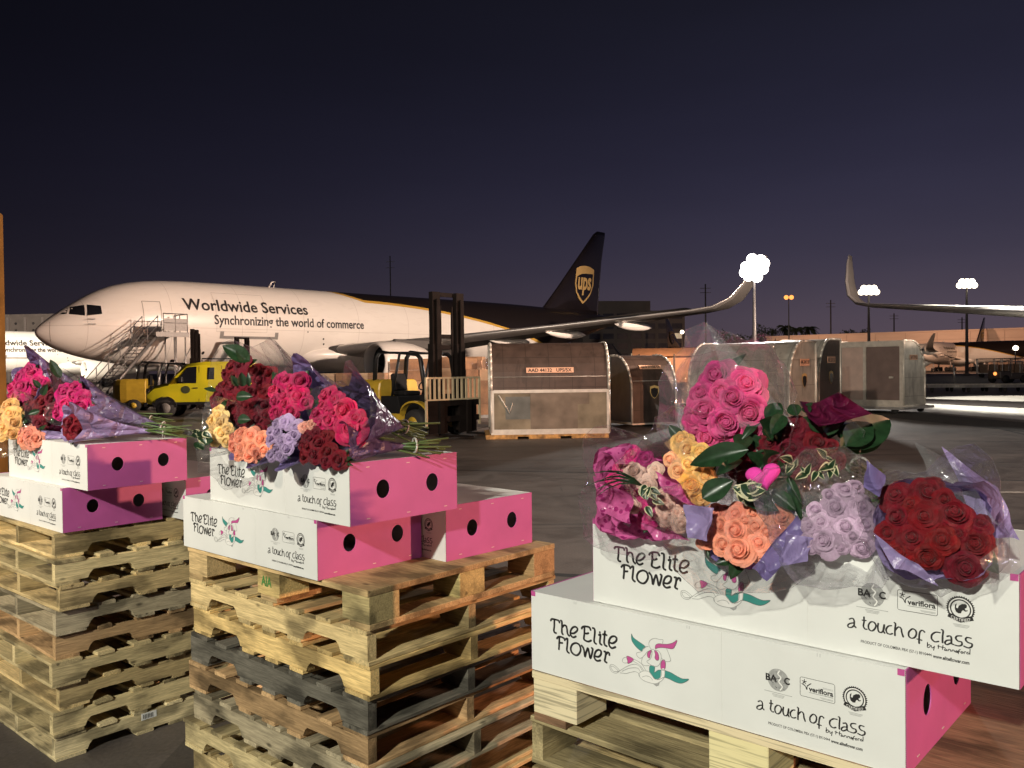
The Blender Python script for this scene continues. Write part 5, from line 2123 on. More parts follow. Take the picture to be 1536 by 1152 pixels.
    for (cx, cz, a0) in ((x1 - rd, z1 - rd, 0), (x0 + rd, z1 - rd, 90), (x0 + rd, z0 + rd, 180), (x1 - rd, z0 + rd, 270)):
        pts += [(cx + rd * math.cos(R(a0 + k * 22.5)), cz + rd * math.sin(R(a0 + k * 22.5))) for k in range(5)]
    front_add(q, *stroke2d(pts + pts[:1], .0009, cap=False), .0007, 0)
    vs, fs = text2d('veriflora', .7815, .1265, .053, .0115, .03)
    front_add(q, vs, fs, .0007, 0)
    front_add(q, *stroke2d(smooth_path([(.7665, .1395), (.7735, .1365), (.7775, .1290), (.7785, .1370), (.787, .1440)]), .0018), .0007, 0)
    for k in range(5):
        w = R(90 + k * 72)
        front_add(q, *stroke2d([(.7720, .1450), (.7720 + .0052 * math.cos(w), .1450 + .0052 * math.sin(w))], .0016), .0007, 0)
    for (a0, a1, z, hh) in ((.812, .8345, .1405, .0008), (.812, .8345, .1385, .0006), (.782, .8345, .1235, .0014), (.806, .8345, .1185, .0009), (.808, .8345, .1165, .0008)):
        front_add(q, [(a0, z), (a1, z), (a1, z + hh), (a0, z + hh)], [(0, 1, 2, 3)], .0007, 1)
    q.build('certification_mark', [M_INK, M_INKG], r)
    q = MB()
    cx, cz = .8795, .1345
    line_ring(q, cx, cz, .0165, .0262, .0006, 0, 72, 1)
    line_ring(q, cx, cz, .0190, .0215, .0007, 1, 36)
    frog = [(0.0 + p[0], p[1]) for p in pr2(ART['frog'][0])]
    front_add(q, *fill2d(frog), .0008, 0)
    rib = [(.859, .1245), (.8795, .1175), (.900, .1245), (.903, .1160), (.8795, .1080), (.856, .1160)]
    front_add(q, *fill2d(rib), .0009, 0)
    vs, fs = text2d('CERTIFIED', .8625, .1140, .034, .0058, .0)
    vs = [(x, z - .0045 * (1 - ((x - cx) / .018) ** 2) + .001) for x, z in vs]
    front_add(q, vs, fs, .0011, 1)
    for (a0, a1, z) in ((.866, .8955, .1035), (.867, .8945, .1012), (.869, .892, .0990)):
        front_add(q, [(a0, z), (a1, z), (a1, z + .0009), (a0, z + .0009)], [(0, 1, 2, 3)], .0006, 2)
    q.build('frog_seal', [M_INK, M_WINK, M_INKG], r)
    q = MB()
    for xx in (.148, .485, .800):
        for dx in (0, .0062):
            front_add(q, [(xx + dx, BH - .0105), (xx + dx + .0009, BH - .0105), (xx + dx + .0009, BH - .003), (xx + dx, BH - .003)], [(0, 1, 2, 3)], .0007)
    q.build('slot_mark', M_INKG, r)
    return r


c0 = carton((.942, 1.594, 1.2545), R(-41.4), 'nearest white carton with pink end, covered by the big right bouquets')
carton((.781, 1.708, 1.037), R(-41.4), 'lower white carton of the right stack, pushed left on the pale block pallet', c0)
carton((-.558, 2.915, 1.334), R(-43.4), 'upper white carton under the flowers of the middle stack', c0)
carton((-.703, 3.052, 1.117), R(-42.0), 'lower left white carton on the solid deck of the middle stack', c0)
carton((-.266, 3.331, 1.117), R(-43.8), 'carton at the right rear of the middle stack, its pink end fully in view', c0)
carton((-1.999, 4.02, 1.3165), R(-40.7), 'upper white carton under the flowers of the left stack', c0)
carton((-2.172, 4.118, 1.100), R(-41.2), 'lower white carton of the left stack, cut by the left picture edge', c0)
carton((-1.70, 4.44, 1.100), R(-41.2), 'carton at the right rear of the left stack, mostly hidden by the middle stack', c0)

# ================================================================== FLOWERS
M_ROSE = rose_material()
M_LEAF = mat('glossy_green_leaf', (.012, .036, .013), .38, vary=.35, scale=6, coat=.2)
M_LEAFC = mat('cream_leaf_edge', (.55, .52, .33), .4, vary=.1)
M_STEM = mat('green_stem', (.07, .12, .035), .5, vary=.25, scale=12)
M_EDGE = film_material('cellophane_edge', (.97, .97, .98), .3, .8, 30, .10)
M_CLEAR = film_material('clear_cellophane', (.985, .985, .99), .035, .6, 11, .022)
M_CLEAR2 = film_material('clear_cellophane_misty', (.97, .97, .985), .04, .6, 11, .09)
M_PURP = tissue_material('purple_wrap', (.20, .155, .36))
M_LILAC = tissue_material('lilac_wrap', (.33, .26, .50))
M_PURPS = tissue_material('purple_wrap_with_curls', (.15, .105, .24), script=(.02, .012, .04))
M_PINKW = tissue_material('pink_dotted_wrap', (.66, .13, .36), hearts=(.38, .03, .18))
M_DKRED = tissue_material('magenta_tissue', (.105, .008, .038))
M_TIE = mat('clear_tie_band', (.5, .5, .45), .4)


def rose_mesh(seed, open_=1.0):
    rnd = random.Random(seed)
    mb = MB()
    mb.tone = []
    rings = [(3, .26, .70, .03, .15), (3, .38, .69, .09, .25), (4, .50, .64, .18, .35), (5, .62, .54, .28, .5), (5, .74, .38, .36, .75), (5, .84, .18, .44, 1.0)]
    th = rnd.uniform(0, 6)
    NU, NV = 7, 7
    for n, r_, h, curl, o_ in rings:
        th += 1.1
        for k in range(n):
            c = th + 2 * PI * k / n + rnd.uniform(-.14, .14)
            w = (2 * PI / n) * .72 if n > 2 else PI * .75
            hh = h * rnd.uniform(.93, 1.05)
            cc = curl * rnd.uniform(.35, 1.5) * open_
            lean = rnd.uniform(-.03, .03)
            pk = rnd.uniform(.0, .26)
            tip = rnd.uniform(-.05, .10)
            vs = []
            tone = rnd.uniform(.1, 1.0)
            for j in range(NV):
                v = j / (NV - 1)
                for i in range(NU):
                    u = -1 + 2 * i / (NU - 1)
                    a = c + u * w * (.55 + .45 * math.sin(PI * min(v * .8 + .1, .75)))
                    rr = r_ * (.30 + .70 * min(1, v * 1.35) ** .65)
                    rr += u * .05 * min(1, r_ * 2.4) + lean * min(1, r_ * 2)
                    q = max(0, (v - .62) / .38)
                    rr += cc * q * q * (1 - .35 * u * u) 
                    z = -.35 + (hh + .35) * (v ** .85) * (1 - .13 * u * u * v)
                    z -= cc * .95 * max(0, (v - .78) / .22) ** 2
                    z += tip * max(0, 1 - abs(u) * 1.6) * v ** 4
                    z += pk * math.cos(u * 4.2) * v * v * .35 + rnd.uniform(-.008, .008)
                    rr += rnd.uniform(-.008, .008)
                    vs.append((rr * math.cos(a), rr * math.sin(a), z))
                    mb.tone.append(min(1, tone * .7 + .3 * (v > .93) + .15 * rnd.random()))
            fs = [(j * NU + i, j * NU + i + 1, (j + 1) * NU + i + 1, (j + 1) * NU + i) for j in range(NV - 1) for i in range(NU - 1)]
            mb.add(vs, fs, 0, True)
    # whorled heart and the packed petals below the open ones
    NR, NA = 30, 40
    vs = []
    ws = rnd.choice((-1, 1))
    for j in range(NR):
        r_ = .56 * j / (NR - 1)
        for i in range(NA):
            a = 2 * PI * i / NA
            wob = .12 * math.sin(3 * a + th) + .08 * math.sin(5 * a + 2 * th)
            ph = (r_ * (7.5 - 2.6 * r_) - ws * i / NA + wob) % 1.0
            z = .70 - .22 * r_ - 1.6 * r_ ** 3.2 - .20 * ph ** 1.5 * min(1, r_ * 4) - .03
            if r_ < .12:
                z -= .04
            rw = r_ * (1 + .05 * math.sin(4 * a + th))
            vs.append((rw * math.cos(a), rw * math.sin(a), z))
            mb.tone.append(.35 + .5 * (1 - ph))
    mb.add(vs, [(j * NA + i, j * NA + (i + 1) % NA, (j + 1) * NA + (i + 1) % NA, (j + 1) * NA + i) for j in range(NR - 1) for i in range(NA)], 0, True)
    vs = []
    N = 26
    for j in range(2):
        for i in range(N):
            a = th + i * .52
            rr = .005 + .07 * i / N
            vs.append((rr * math.cos(a), rr * math.sin(a), [.1, .61 + .015 * math.sin(i)][j]))

    # sepals and receptacle
    mb.tube([(0, 0, -.55), (0, 0, -.4), (0, 0, -.25)], [.08, .25, .3], 10, 1)
    return mb


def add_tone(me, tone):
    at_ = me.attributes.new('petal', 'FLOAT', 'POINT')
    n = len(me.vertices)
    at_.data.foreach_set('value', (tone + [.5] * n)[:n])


ROSES = []
for k in range(5):
    q_ = rose_mesh(k + 21, .7 + .2 * k)
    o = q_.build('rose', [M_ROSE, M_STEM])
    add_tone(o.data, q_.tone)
    ROSES.append(o.data)
    bpy.data.objects.remove(o)
BUDS = []
for k in range(2):
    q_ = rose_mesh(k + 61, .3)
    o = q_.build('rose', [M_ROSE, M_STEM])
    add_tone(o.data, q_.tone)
    for v in o.data.vertices:
        v.co.z *= 1.35
        v.co.x *= .82
        v.co.y *= .82
    BUDS.append(o.data)
    bpy.data.objects.remove(o)


def leaf_data(varieg=False, wide=.26, bend=.3):
    mb = MB()
    NL, NW = 10, 6
    vs = []
    for j in range(NL + 1):
        t_ = j / NL
        w = wide * (math.sin(PI * t_ ** .8)) ** .8 if 0 < t_ < 1 else .004
        for i in range(NW + 1):
            u = -1 + 2 * i / NW
            vs.append((u * w, t_, abs(u) * w * .45 - bend * t_ * t_ + .012 * math.sin(t_ * 22) * abs(u)))
    for j in range(NL):
        for i in range(NW):
            mb.add([], [])
    fs = [(j * (NW + 1) + i, j * (NW + 1) + i + 1, (j + 1) * (NW + 1) + i + 1, (j + 1) * (NW + 1) + i) for j in range(NL) for i in range(NW)]
    mb.add(vs, fs, 0, True)
    if varieg:
        for q, f in enumerate(fs):
            if (q % NW) in (0, NW - 1):
                mb.m[q] = 1
    o = mb.build('leaf', [M_LEAF, M_LEAFC])
    d = o.data
    bpy.data.objects.remove(o)
    return d


LEAF = [leaf_data(False, .24, .25), leaf_data(False, .30, .1), leaf_data(False, .16, .4)]
VLEAF = leaf_data(True, .26, .3)


def face_rot(n, spin):
    q = n.normalized().to_track_quat('Z', 'Y')
    return (q.to_matrix() @ Matrix.Rotation(spin, 3, 'Z')).to_euler()


def add_leaf(par, base, direc, up, length, data, name='leaf'):
    """leaf grows from base along direc, face toward up"""
    y = direc.normalized()
    x = y.cross(up).normalized()
    z = x.cross(y)
    o = bpy.data.objects.new(name, data)
    COL.objects.link(o)
    o.parent = par
    M3 = Matrix((x, y, z)).transposed()
    o.rotation_euler = M3.to_euler()
    o.location = base - par.location
    o.scale = (length, length, length)
    return o


def leaf_px(par, u0, v0, d0, u1, v1, d1, data, name='leaf', wmul=1.0, up=None):
    a, b = at(u0, v0, d0), at(u1, v1, d1)
    o = add_leaf(par, a, b - a, up or ((CAM - a).normalized() + Vector((0, 0, .3))), (b - a).length, data, name)
    o.scale.x *= wmul
    return o


def cone_wrap(par, T, P, Rx, Ry, mt, name, ext=.05, peak=0., ph0=0., seed=0, ruff=.05, up=None, NU=60, NV=16, clamp=None, pw=3, a0=0., a1=2 * PI, lift=0., nrm=None, flat=False):
    rnd = random.Random(seed)
    ax = (P - T)
    Ln = ax.length
    ax.normalize()
    nn_ = (nrm if nrm is not None else ax).normalized()
    e1 = nn_.cross(Vector((0, 0, 1))).normalized()
    e2 = e1.cross(nn_).normalized()
    if flat:
        NU, NV = 34, 8
    fr = [(rnd.randint(2, 5 if k < 3 else 13), rnd.uniform(0, 6.28), rnd.uniform(.4, 1) * (1.3 if k < 3 else .8)) for k in range(7)]
    vs, fs = [], []
    full = abs(a1 - a0 - 2 * PI) < 1e-3
    for j in range(NV + 1):
        t_ = j / NV
        for i in range(NU + (0 if full else 1)):
            w = a0 + (a1 - a0) * i / NU
            e = ext + peak * abs(math.cos(2 * (w - ph0))) ** pw * (.5 + .5 * math.cos(w - ph0)) ** 2
            ru = sum(am * math.sin(k * w + p_ + t_ * 2.2) for k, p_, am in fr) / 6
            rad = (.05 + .95 * t_ ** 1.05) * (1 + ruff * 2.2 * ru * (.3 + t_)) + lift
            cw, sw = math.cos(w), math.sin(w)
            sq = 1 / (abs(cw) ** 2.8 + abs(sw) ** 2.8) ** (1 / 2.8)
            sq = 1 + (sq - 1) * t_
            p = T + ax * (t_ * Ln) + (nn_ * .8 + ax * .35) * (e * t_ ** 3) + e1 * cw * sq * Rx * rad + e2 * sw * sq * Ry * rad + (e1 * cw + e2 * sw) * e * .9 * t_ ** 3
            p = p + Vector((rnd.uniform(-1, 1), rnd.uniform(-1, 1), rnd.uniform(-1, 1))) * (.008 if flat else .0035) * t_
            p += ax * (ru * ruff * .25 * t_ * Ln * .3)
            if clamp:
                p = clamp(p)
            vs.append(p - par.location)
    n = NU if full else NU + 1
    for j in range(NV):
        for i in range(NU if full else NU):
            k = (i + 1) % n
            fs.append((j * n + i, j * n + k, (j + 1) * n + k, (j + 1) * n + i))
    mb = MB()
    mb.add(vs, fs, 0, not flat)
    o = mb.build(name, mt, par)
    if flat:
        mb = MB()
        rim = vs[-n:]
        mb.tube(rim + rim[:1], .00045, 4, cap=False)
        mb.build('film_edge', M_EDGE, o)
    return o


def box_clamp(corner, yaw, ztop):
    X = Vector((math.cos(yaw), math.sin(yaw), 0))
    Y = Vector((-math.sin(yaw), math.cos(yaw), 0))
    C = Vector((corner[0], corner[1], 0))

    def f(p):
        q = p - C
        x, y = q.dot(X), q.dot(Y)
        if -BL - .01 < x < .01 and y > -.004 and y < BW + .02 and p.z < ztop + .004:
            if y < .03 and p.z < ztop - .02:      # hangs over the front edge
                p = p - Y * (y + .008)
            else:
                p = Vector((p.x, p.y, ztop + .004 + (p.z - ztop) * .02))
        return p
    return f


CR = box_clamp((.942, 1.594), R(-41.4), 1.4705)
CM = box_clamp((-.558, 2.915), R(-43.4), 1.550)
CL = box_clamp((-1.999, 4.02), R(-40.7), 1.5325)


def bouquet(label, u, v, d, n, roses, col, T=None, wraps=(), name='rose_bouquet', dome=.02, fill=20, seed=0, rk=1.0, cat='bouquet', buds=False, clamp=None, stems=0, leafcol=None, flip=.35):
    rnd = random.Random(seed)
    n = Vector(n).normalized()
    P = at(u, v, d)
    r = empty(name, P, 0, label, cat, 'flower bouquets on the cartons')
    pts = []
    for q in roses:
        p = on_plane(q[0], q[1], P, n)
        dep = (p - CAM).dot(_F)
        pts.append((p, q[2] * dep / FPX, q[3] if len(q) > 3 else col))
    Rm = max((p - P).length for p, _, _ in pts) + .001
    for i, (p, rad, c) in enumerate(pts):
        off = p - P
        p2 = p + n * (dome * (1 - (off.length / Rm) ** 2)) + n * rad * rnd.uniform(-.22, .22)
        dr = n + off / Rm * .45 + (CAM - p).normalized() * flip + Vector((rnd.gauss(0, .16), rnd.gauss(0, .16), rnd.gauss(0, .14)))
        o = bpy.data.objects.new('rose', rnd.choice(BUDS if buds and rnd.random() < .5 else ROSES))
        COL.objects.link(o)
        o.parent = r
        s_ = rad * rnd.uniform(.96, 1.08) * rk
        o.scale = (s_, s_, s_)
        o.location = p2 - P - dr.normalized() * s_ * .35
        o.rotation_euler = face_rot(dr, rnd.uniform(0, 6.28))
        k = rnd.uniform(.85, 1.12)
        o.color = (c[0] * k, c[1] * k, c[2] * k, 1)
    for i in range(fill):
        p, rad, c = rnd.choice(pts)
        w = rnd.uniform(0, 6.28)
        e1 = n.cross(Vector((0, 0, 1))).normalized()
        e2 = e1.cross(n)
        dd = e1 * math.cos(w) + e2 * math.sin(w)
        add_leaf(r, p - n * rad * rnd.uniform(.7, 1.1), dd + n * .35, n, rad * rnd.uniform(1.6, 2.3), rnd.choice(LEAF))
    if T is not None:
        e1_ = n.cross(Vector((0, 0, 1))).normalized()
        e2_ = e1_.cross(n)
        RX = max(abs((p - P).dot(e1_)) + rad * .6 for p, rad, _ in pts)
        RY = max(abs((p - P).dot(e2_)) + rad * .6 for p, rad, _ in pts)
        for i, wkw in enumerate(wraps):
            kw = dict(wkw)
            if kw.get('name') == 'cellophane_sleeve':
                kw['kx'] = kw['ky'] = 1.12
            mt = kw.pop('mt')
            nm = kw.pop('name', 'paper_wrap')
            off = kw.pop('back', Rm * .25)
            cone_wrap(r, T, P - n * off, RX * kw.pop('kx', 1.0) + kw.pop('Rx', 0) * 0, RY * kw.pop('ky', 1.0) + kw.pop('Ry', 0) * 0, mt, nm, seed=seed * 7 + i, clamp=clamp, nrm=n, flat=(nm == 'cellophane_sleeve'), **kw)
        # stems and tie
        ax = (T - P).normalized()
        if stems:
            for k in range(stems):
                mb = MB()
                dd = (ax + Vector((rnd.gauss(0, .13), rnd.gauss(0, .13), rnd.gauss(0, .09)))).normalized()
                q0 = T - P - ax * .09 + Vector((rnd.gauss(0, .01), rnd.gauss(0, .01), rnd.gauss(0, .008)))
                q1 = q0 + dd * rnd.uniform(.15, .23)
                mb.tube([q0, q0.lerp(q1, .5) + Vector((0, 0, rnd.uniform(-.006, .006))), q1], .0038, 6)
                mb.build('stem', M_STEM, r)
        mb = MB()
        e1 = ax.cross(Vector((0, 0, 1))).normalized()
        e2 = e1.cross(ax)
        mb.tube([T - P + (e1 * math.cos(w * PI / 8) + e2 * math.sin(w * PI / 8)) * .026 for w in range(17)], .004, 5)
        mb.build('tie_band', M_TIE, r)
    return r


HOT, RED, DRED, YEL, PEA, LAV, PAL, PNK = (.56, .035, .18), (.155, .003, .008), (.13, .003, .012), (.85, .50, .17), (.80, .30, .20), (.50, .35, .48), (.78, .52, .43), (.60, .075, .22)
a5 = lambda x, y, r: (880 + x / 2.881, 470 + y / 2.881, r / 2.881)
a6 = lambda x, y, r: (1180 + x / 3.716, 570 + y / 3.716, r / 3.716)
a2 = lambda x, y, r: (250 + x / 3.84, 400 + y / 3.84, r / 3.84)
a1 = lambda x, y, r: (x / 3.84, 400 + y / 3.84, r / 3.84)
bR = Vector((.661, .75, 0))


def w_(mt, name='paper_wrap', **k):
    k.update(mt=mt, name=name)
    return k


# ---- right stack
nR = (-.38, -.86, .30)
b = bouquet('dark red roses in lilac wrap at the right end of the nearest carton', 1398, 792, 1.66, (-.42, -.82, .42),
        [a6(*q) for q in ((790, 630, 92), (605, 640, 75), (935, 760, 92), (770, 785, 85), (615, 770, 68), (560, 850, 62), (700, 895, 66), (865, 912, 78), (1050, 915, 92), (630, 970, 70), (790, 1000, 76), (995, 1045, 95), (1075, 800, 52), (690, 700, 50), (880, 680, 55), (960, 870, 50))], RED,
        T=at(1440, 745, 2.08), wraps=(w_(M_LILAC, ext=.010, peak=.03, ph0=2.5, ruff=.045), w_(M_CLEAR, 'cellophane_sleeve', ext=.02, peak=.06, ph0=2.0, ruff=.05, Rx=.185, Ry=.155)), clamp=CR, seed=1, dome=.03, stems=8, fill=10)
bouquet('lavender roses in clear film between the peach and the dark red bouquet', 1256, 782, 1.80, (-.40, -.84, .38),
        [a6(*q) for q in ((325, 620, 58), (418, 715, 64), (275, 722, 58), (330, 825, 58), (440, 815, 52), (210, 905, 66), (302, 940, 42), (420, 935, 66), (108, 895, 50), (195, 800, 52), (165, 730, 45), (385, 595, 45), (240, 650, 40), (370, 880, 38), (130, 820, 40))], LAV,
        T=at(1330, 742, 2.24), wraps=(w_(M_CLEAR2, 'cellophane_sleeve', ext=.05, peak=.05, ph0=.3, ruff=.08, Rx=.125, Ry=.12),), clamp=CR, seed=2, dome=.025, stems=8, fill=14)
bouquet('peach roses in lilac wrap hanging over the front of the nearest carton', 1118, 806, 1.90, (-.34, -.80, .48),
        [a5(*q) for q in ((550, 862, 42), (508, 912, 38), (578, 925, 42), (650, 882, 46), (725, 878, 42), (838, 888, 58), (650, 955, 50), (732, 935, 48), (520, 975, 46), (592, 1008, 46), (662, 1040, 66), (745, 1005, 56), (818, 955, 46), (780, 960, 40), (600, 870, 36), (690, 915, 36))], PEA,
        T=at(1195, 742, 2.36), wraps=(w_(M_PURP, ext=.0, peak=.0, ph0=-2.5, ruff=.04, kx=.88, ky=.85), w_(M_CLEAR, 'cellophane_sleeve', ext=.05, peak=.06, ph0=.5, ruff=.08, Rx=.15, Ry=.11)), clamp=CR, seed=3, dome=.03, stems=8, fill=10)
YELW = (.85, .50, .17)
bouquet('yellow roses between the pink dotted wrap and the dark centre bouquet', 1030, 706, 2.05, (-.45, -.84, .28),
        [a5(405, 540, 42), a5(365, 632, 32) + ((.86, .42, .24),), a5(402, 682, 42) + ((.86, .46, .22),), a5(462, 745, 54) + ((.86, .42, .12),), a5(440, 590, 44), a5(495, 600, 42), a5(520, 705, 42), a5(490, 800, 30), a5(445, 655, 36), a5(525, 640, 36), a5(540, 745, 30)], YEL,
        T=at(1110, 690, 2.5), wraps=(w_(M_CLEAR, 'cellophane_sleeve', ext=.04, peak=.04, ruff=.08, Rx=.10, Ry=.13),), clamp=CR, seed=4, stems=6, fill=8)
bouquet('big hot pink roses standing highest in tall clear cellophane', 1092, 612, 2.08, (-.36, -.90, .22),
        [a5(*q) for q in ((692, 310, 78), (560, 268, 66), (518, 430, 76), (612, 482, 66), (712, 440, 74), (500, 350, 48), (725, 512, 54), (520, 535, 54), (605, 572, 48), (462, 465, 48), (640, 380, 56), (590, 355, 50), (455, 430, 40), (660, 555, 40))], PNK,
        T=at(1190, 690, 2.45), wraps=(w_(M_CLEAR2, 'cellophane_sleeve', ext=.05, peak=.03, ph0=1.25, pw=6, ruff=.04, Rx=.14, Ry=.155), w_(M_CLEAR, 'cellophane_sleeve', ext=.02, peak=.06, ph0=2.2, pw=5, ruff=.06, Rx=.165, Ry=.15)), clamp=CR, seed=5, dome=.05, rk=1.05, stems=8, fill=8)
# mixed centre bouquet
cb = bouquet('mixed bouquet with dark red roses, broad green leaves and a pink plush heart', 1185, 695, 2.0, (-.36, -.88, .26),
        [a6(50, 268, 62), a6(35, 385, 46), a6(170, 352, 62), a6(125, 450, 74), a6(290, 440, 50), a6(250, 370, 36), a6(90, 560, 42), a5(650, 662, 50), a5(790, 562, 46), a5(870, 592, 46), a5(700, 620, 40), a5(820, 640, 40), a5(740, 580, 36)], DRED,
        T=at(1290, 700, 2.42), wraps=(w_(M_CLEAR, 'cellophane_sleeve', ext=.0, peak=.04, ph0=2.4, ruff=.06, Rx=.20, Ry=.13),), clamp=CR, seed=6, name='mixed_bouquet', stems=8, fill=16)
for (x0, y0, x1, y1, d0, d1, k, wm) in ((700, 590, 435, 640, 1.93, 1.97, 0, .8), (500, 800, 630, 720, 1.90, 1.88, 1, 1.1), (560, 700, 700, 590, 1.9, 1.95, 2, .7), (870, 700, 930, 880, 1.9, 1.86, 2, .8), (660, 780, 830, 850, 1.9, 1.86, 1, .8), (800, 770, 905, 850, 1.9, 1.87, 1, .9), (780, 470, 840, 380, 2.0, 2.03, 1, 1), (850, 440, 800, 520, 1.99, 1.95, 1, .9)):
    q0, q1 = a5(x0, y0, 1), a5(x1, y1, 1)
    leaf_px(cb, q0[0], q0[1], d0, q1[0], q1[1], d1, LEAF[k], wmul=wm)
for (x0, y0, x1, y1, d0, d1, k, wm) in ((300, 380, 590, 200, 1.97, 2.02, 1, .9), (330, 370, 480, 230, 1.95, 1.98, 1, 1.1), (200, 300, 150, 190, 1.98, 2.02, 1, 1.2), (230, 310, 270, 190, 1.96, 1.98, 1, 1.1), (60, 200, 20, 130, 2.0, 2.03, 1, 1.3), (330, 400, 560, 290, 1.98, 2.0, 0, 1.0), (120, 190, 100, 130, 2.0, 2.03, 0, 1.2)):
    q0, q1 = a6(x0, y0, 1), a6(x1, y1, 1)
    leaf_px(cb, q0[0], q0[1], d0, q1[0], q1[1], d1, LEAF[k], wmul=wm)
rl = random.Random(12)
for k in range(46):
    uu, vv = rl.uniform(1115, 1290), rl.uniform(600, 745)
    if vv < 625 and uu < 1165:
        continue
    w = rl.uniform(0, 6.28)
    leaf_px(cb, uu, vv, 2.03, uu + math.cos(w) * 30, vv + math.sin(w) * 24, 2.0 + rl.uniform(-.03, .03), rl.choice(LEAF), wmul=1.2)
for k in range(14):
    uu, vv = rl.uniform(1225, 1300), rl.uniform(625, 665)
    leaf_px(cb, uu, vv, 2.06, uu + rl.uniform(10, 42), vv + rl.uniform(-22, 12), 2.04, LEAF[1], wmul=1.1)
for (cx, cy, nn) in ((695, 770, 12),):
    for k in range(nn):
        w = rl.uniform(0, 6.28)
        q0 = a5(cx + rl.uniform(-30, 30), cy + rl.uniform(-40, 40), 1)
        q1 = a5(cx + math.cos(w) * 62, cy + math.sin(w) * 62, 1)
        leaf_px(cb, q0[0], q0[1], 1.85, q1[0], q1[1], 1.85 + rl.uniform(-.03, .02), VLEAF, 'variegated_leaf', 1.4)
for (cx, cy) in ((40, 490), (110, 525), (215, 430), (250, 480), (170, 510), (240, 500), (30, 460)):
    for k in range(3):
        w = rl.uniform(0, 6.28)
        q0 = a6(cx, cy, 1)
        q1 = a6(cx + math.cos(w) * 48, cy + math.sin(w) * 48, 1)
        leaf_px(cb, q0[0], q0[1], 1.88, q1[0], q1[1], 1.86 + rl.uniform(-.02, .02), VLEAF, 'variegated_leaf', .9)
# magenta calla / tissue sheet at the upper right of the mixed bouquet
mb = MB()
quad = [[a6(70, 118, 1), a6(165, 128, 1), (1258, 588, 1), a6(300, 72, 1)], [a6(120, 210, 1), a6(200, 190, 1), a6(280, 150, 1), a6(370, 120, 1)], [a6(180, 260, 1), a6(290, 240, 1), a6(370, 215, 1), a6(475, 188, 1)]]
NS, NT = 9, 12


def _lerp(a, b, t_):
    return tuple(a[i] + (b[i] - a[i]) * t_ for i in range(2))


def _row(row, t_):
    t_ = min(t_, .9999) * (len(row) - 1)
    return _lerp(row[int(t_)], row[int(t_) + 1], t_ - int(t_))


vs = []
for j in range(NS):
    s_ = j / (NS - 1) * 1.9999
    for i in range(NT):
        a, c = _row(quad[int(s_)], i / (NT - 1)), _row(quad[int(s_) + 1], i / (NT - 1))
        q = _lerp(a, c, s_ - int(s_))
        vs.append(at(q[0], q[1], 2.02 + .03 * math.sin(i * .9) * (1 - j / NS) - .012 * j) - cb.location)
mb.add(vs, [(j * NT + i, j * NT + i + 1, (j + 1) * NT + i + 1, (j + 1) * NT + i) for j in range(NS - 1) for i in range(NT - 1)], 0, True)
mb.build('tissue_sheet', M_DKRED, cb)
# plush heart
mb = MB()
rings = []
for j in range(13):
    z = -1 + 2 * j / 12
    k = math.sqrt(max(.0004, 1 - z * z)) ** .8
    ring = []
    for i in range(36):
        w = 2 * PI * i / 36
        hx = 16 * math.sin(w) ** 3 / 17
        hy = (13 * math.cos(w) - 5 * math.cos(2 * w) - 2 * math.cos(3 * w) - math.cos(4 * w)) / 17
        ring.append((hx * k, (hy + .1) * k - .1, z * .5))
    rings.append(ring)
mb.loft(rings)
ht = mb.build('plush_heart', mat('pink_plush', (.86, .055, .42), .75, vary=.25, scale=260, bump=.4), cb)
q = a5(765, 702, 1)
ht.location = at(q[0], q[1], 1.86) - cb.location
ht.rotation_euler = (R(80), R(-118), R(-20))
ht.scale = (.040, .033, .036)
_z = (CAM - at(q[0], q[1], 1.86)).normalized()
_x = Vector((0, 0, 1)).cross(_z).normalized()
ht.rotation_euler = (Matrix((_x, _z.cross(_x), _z)).transposed() @ Matrix.Rotation(R(14), 3, 'Z')).to_euler()

# pink dotted bouquet at the left end
pb = bouquet('bunch of pale spray roses in pink dotted wrap on the nearest carton', 958, 742, 2.10, (-.42, -.84, .35),
        [a5(210, 682, 42), a5(300, 676, 28), a5(266, 750, 34), a5(352, 838, 42), a5(205, 838, 34), a5(342, 882, 32), a5(410, 912, 32), a5(390, 862, 26), a5(335, 790, 26),
         a5(190, 610, 42) + (HOT,), a5(150, 660, 32) + (HOT,), a5(275, 888, 38) + (HOT,), a5(250, 800, 34) + (HOT,), a5(290, 840, 30) + (HOT,), a5(110, 730, 34) + (HOT,), a5(250, 625, 34) + ((.4, .03, .16),)], PAL,
        T=at(1075, 735, 2.5), wraps=(w_(M_PINKW, ext=.0, peak=.04, ph0=.8, ruff=.06, kx=.95, ky=.88), w_(M_CLEAR, 'cellophane_sleeve', ext=.015, peak=.05, ph0=.9, ruff=.07, Rx=.17, Ry=.125)), clamp=CR, seed=8, name='spray_rose_bunch', stems=7, fill=14)


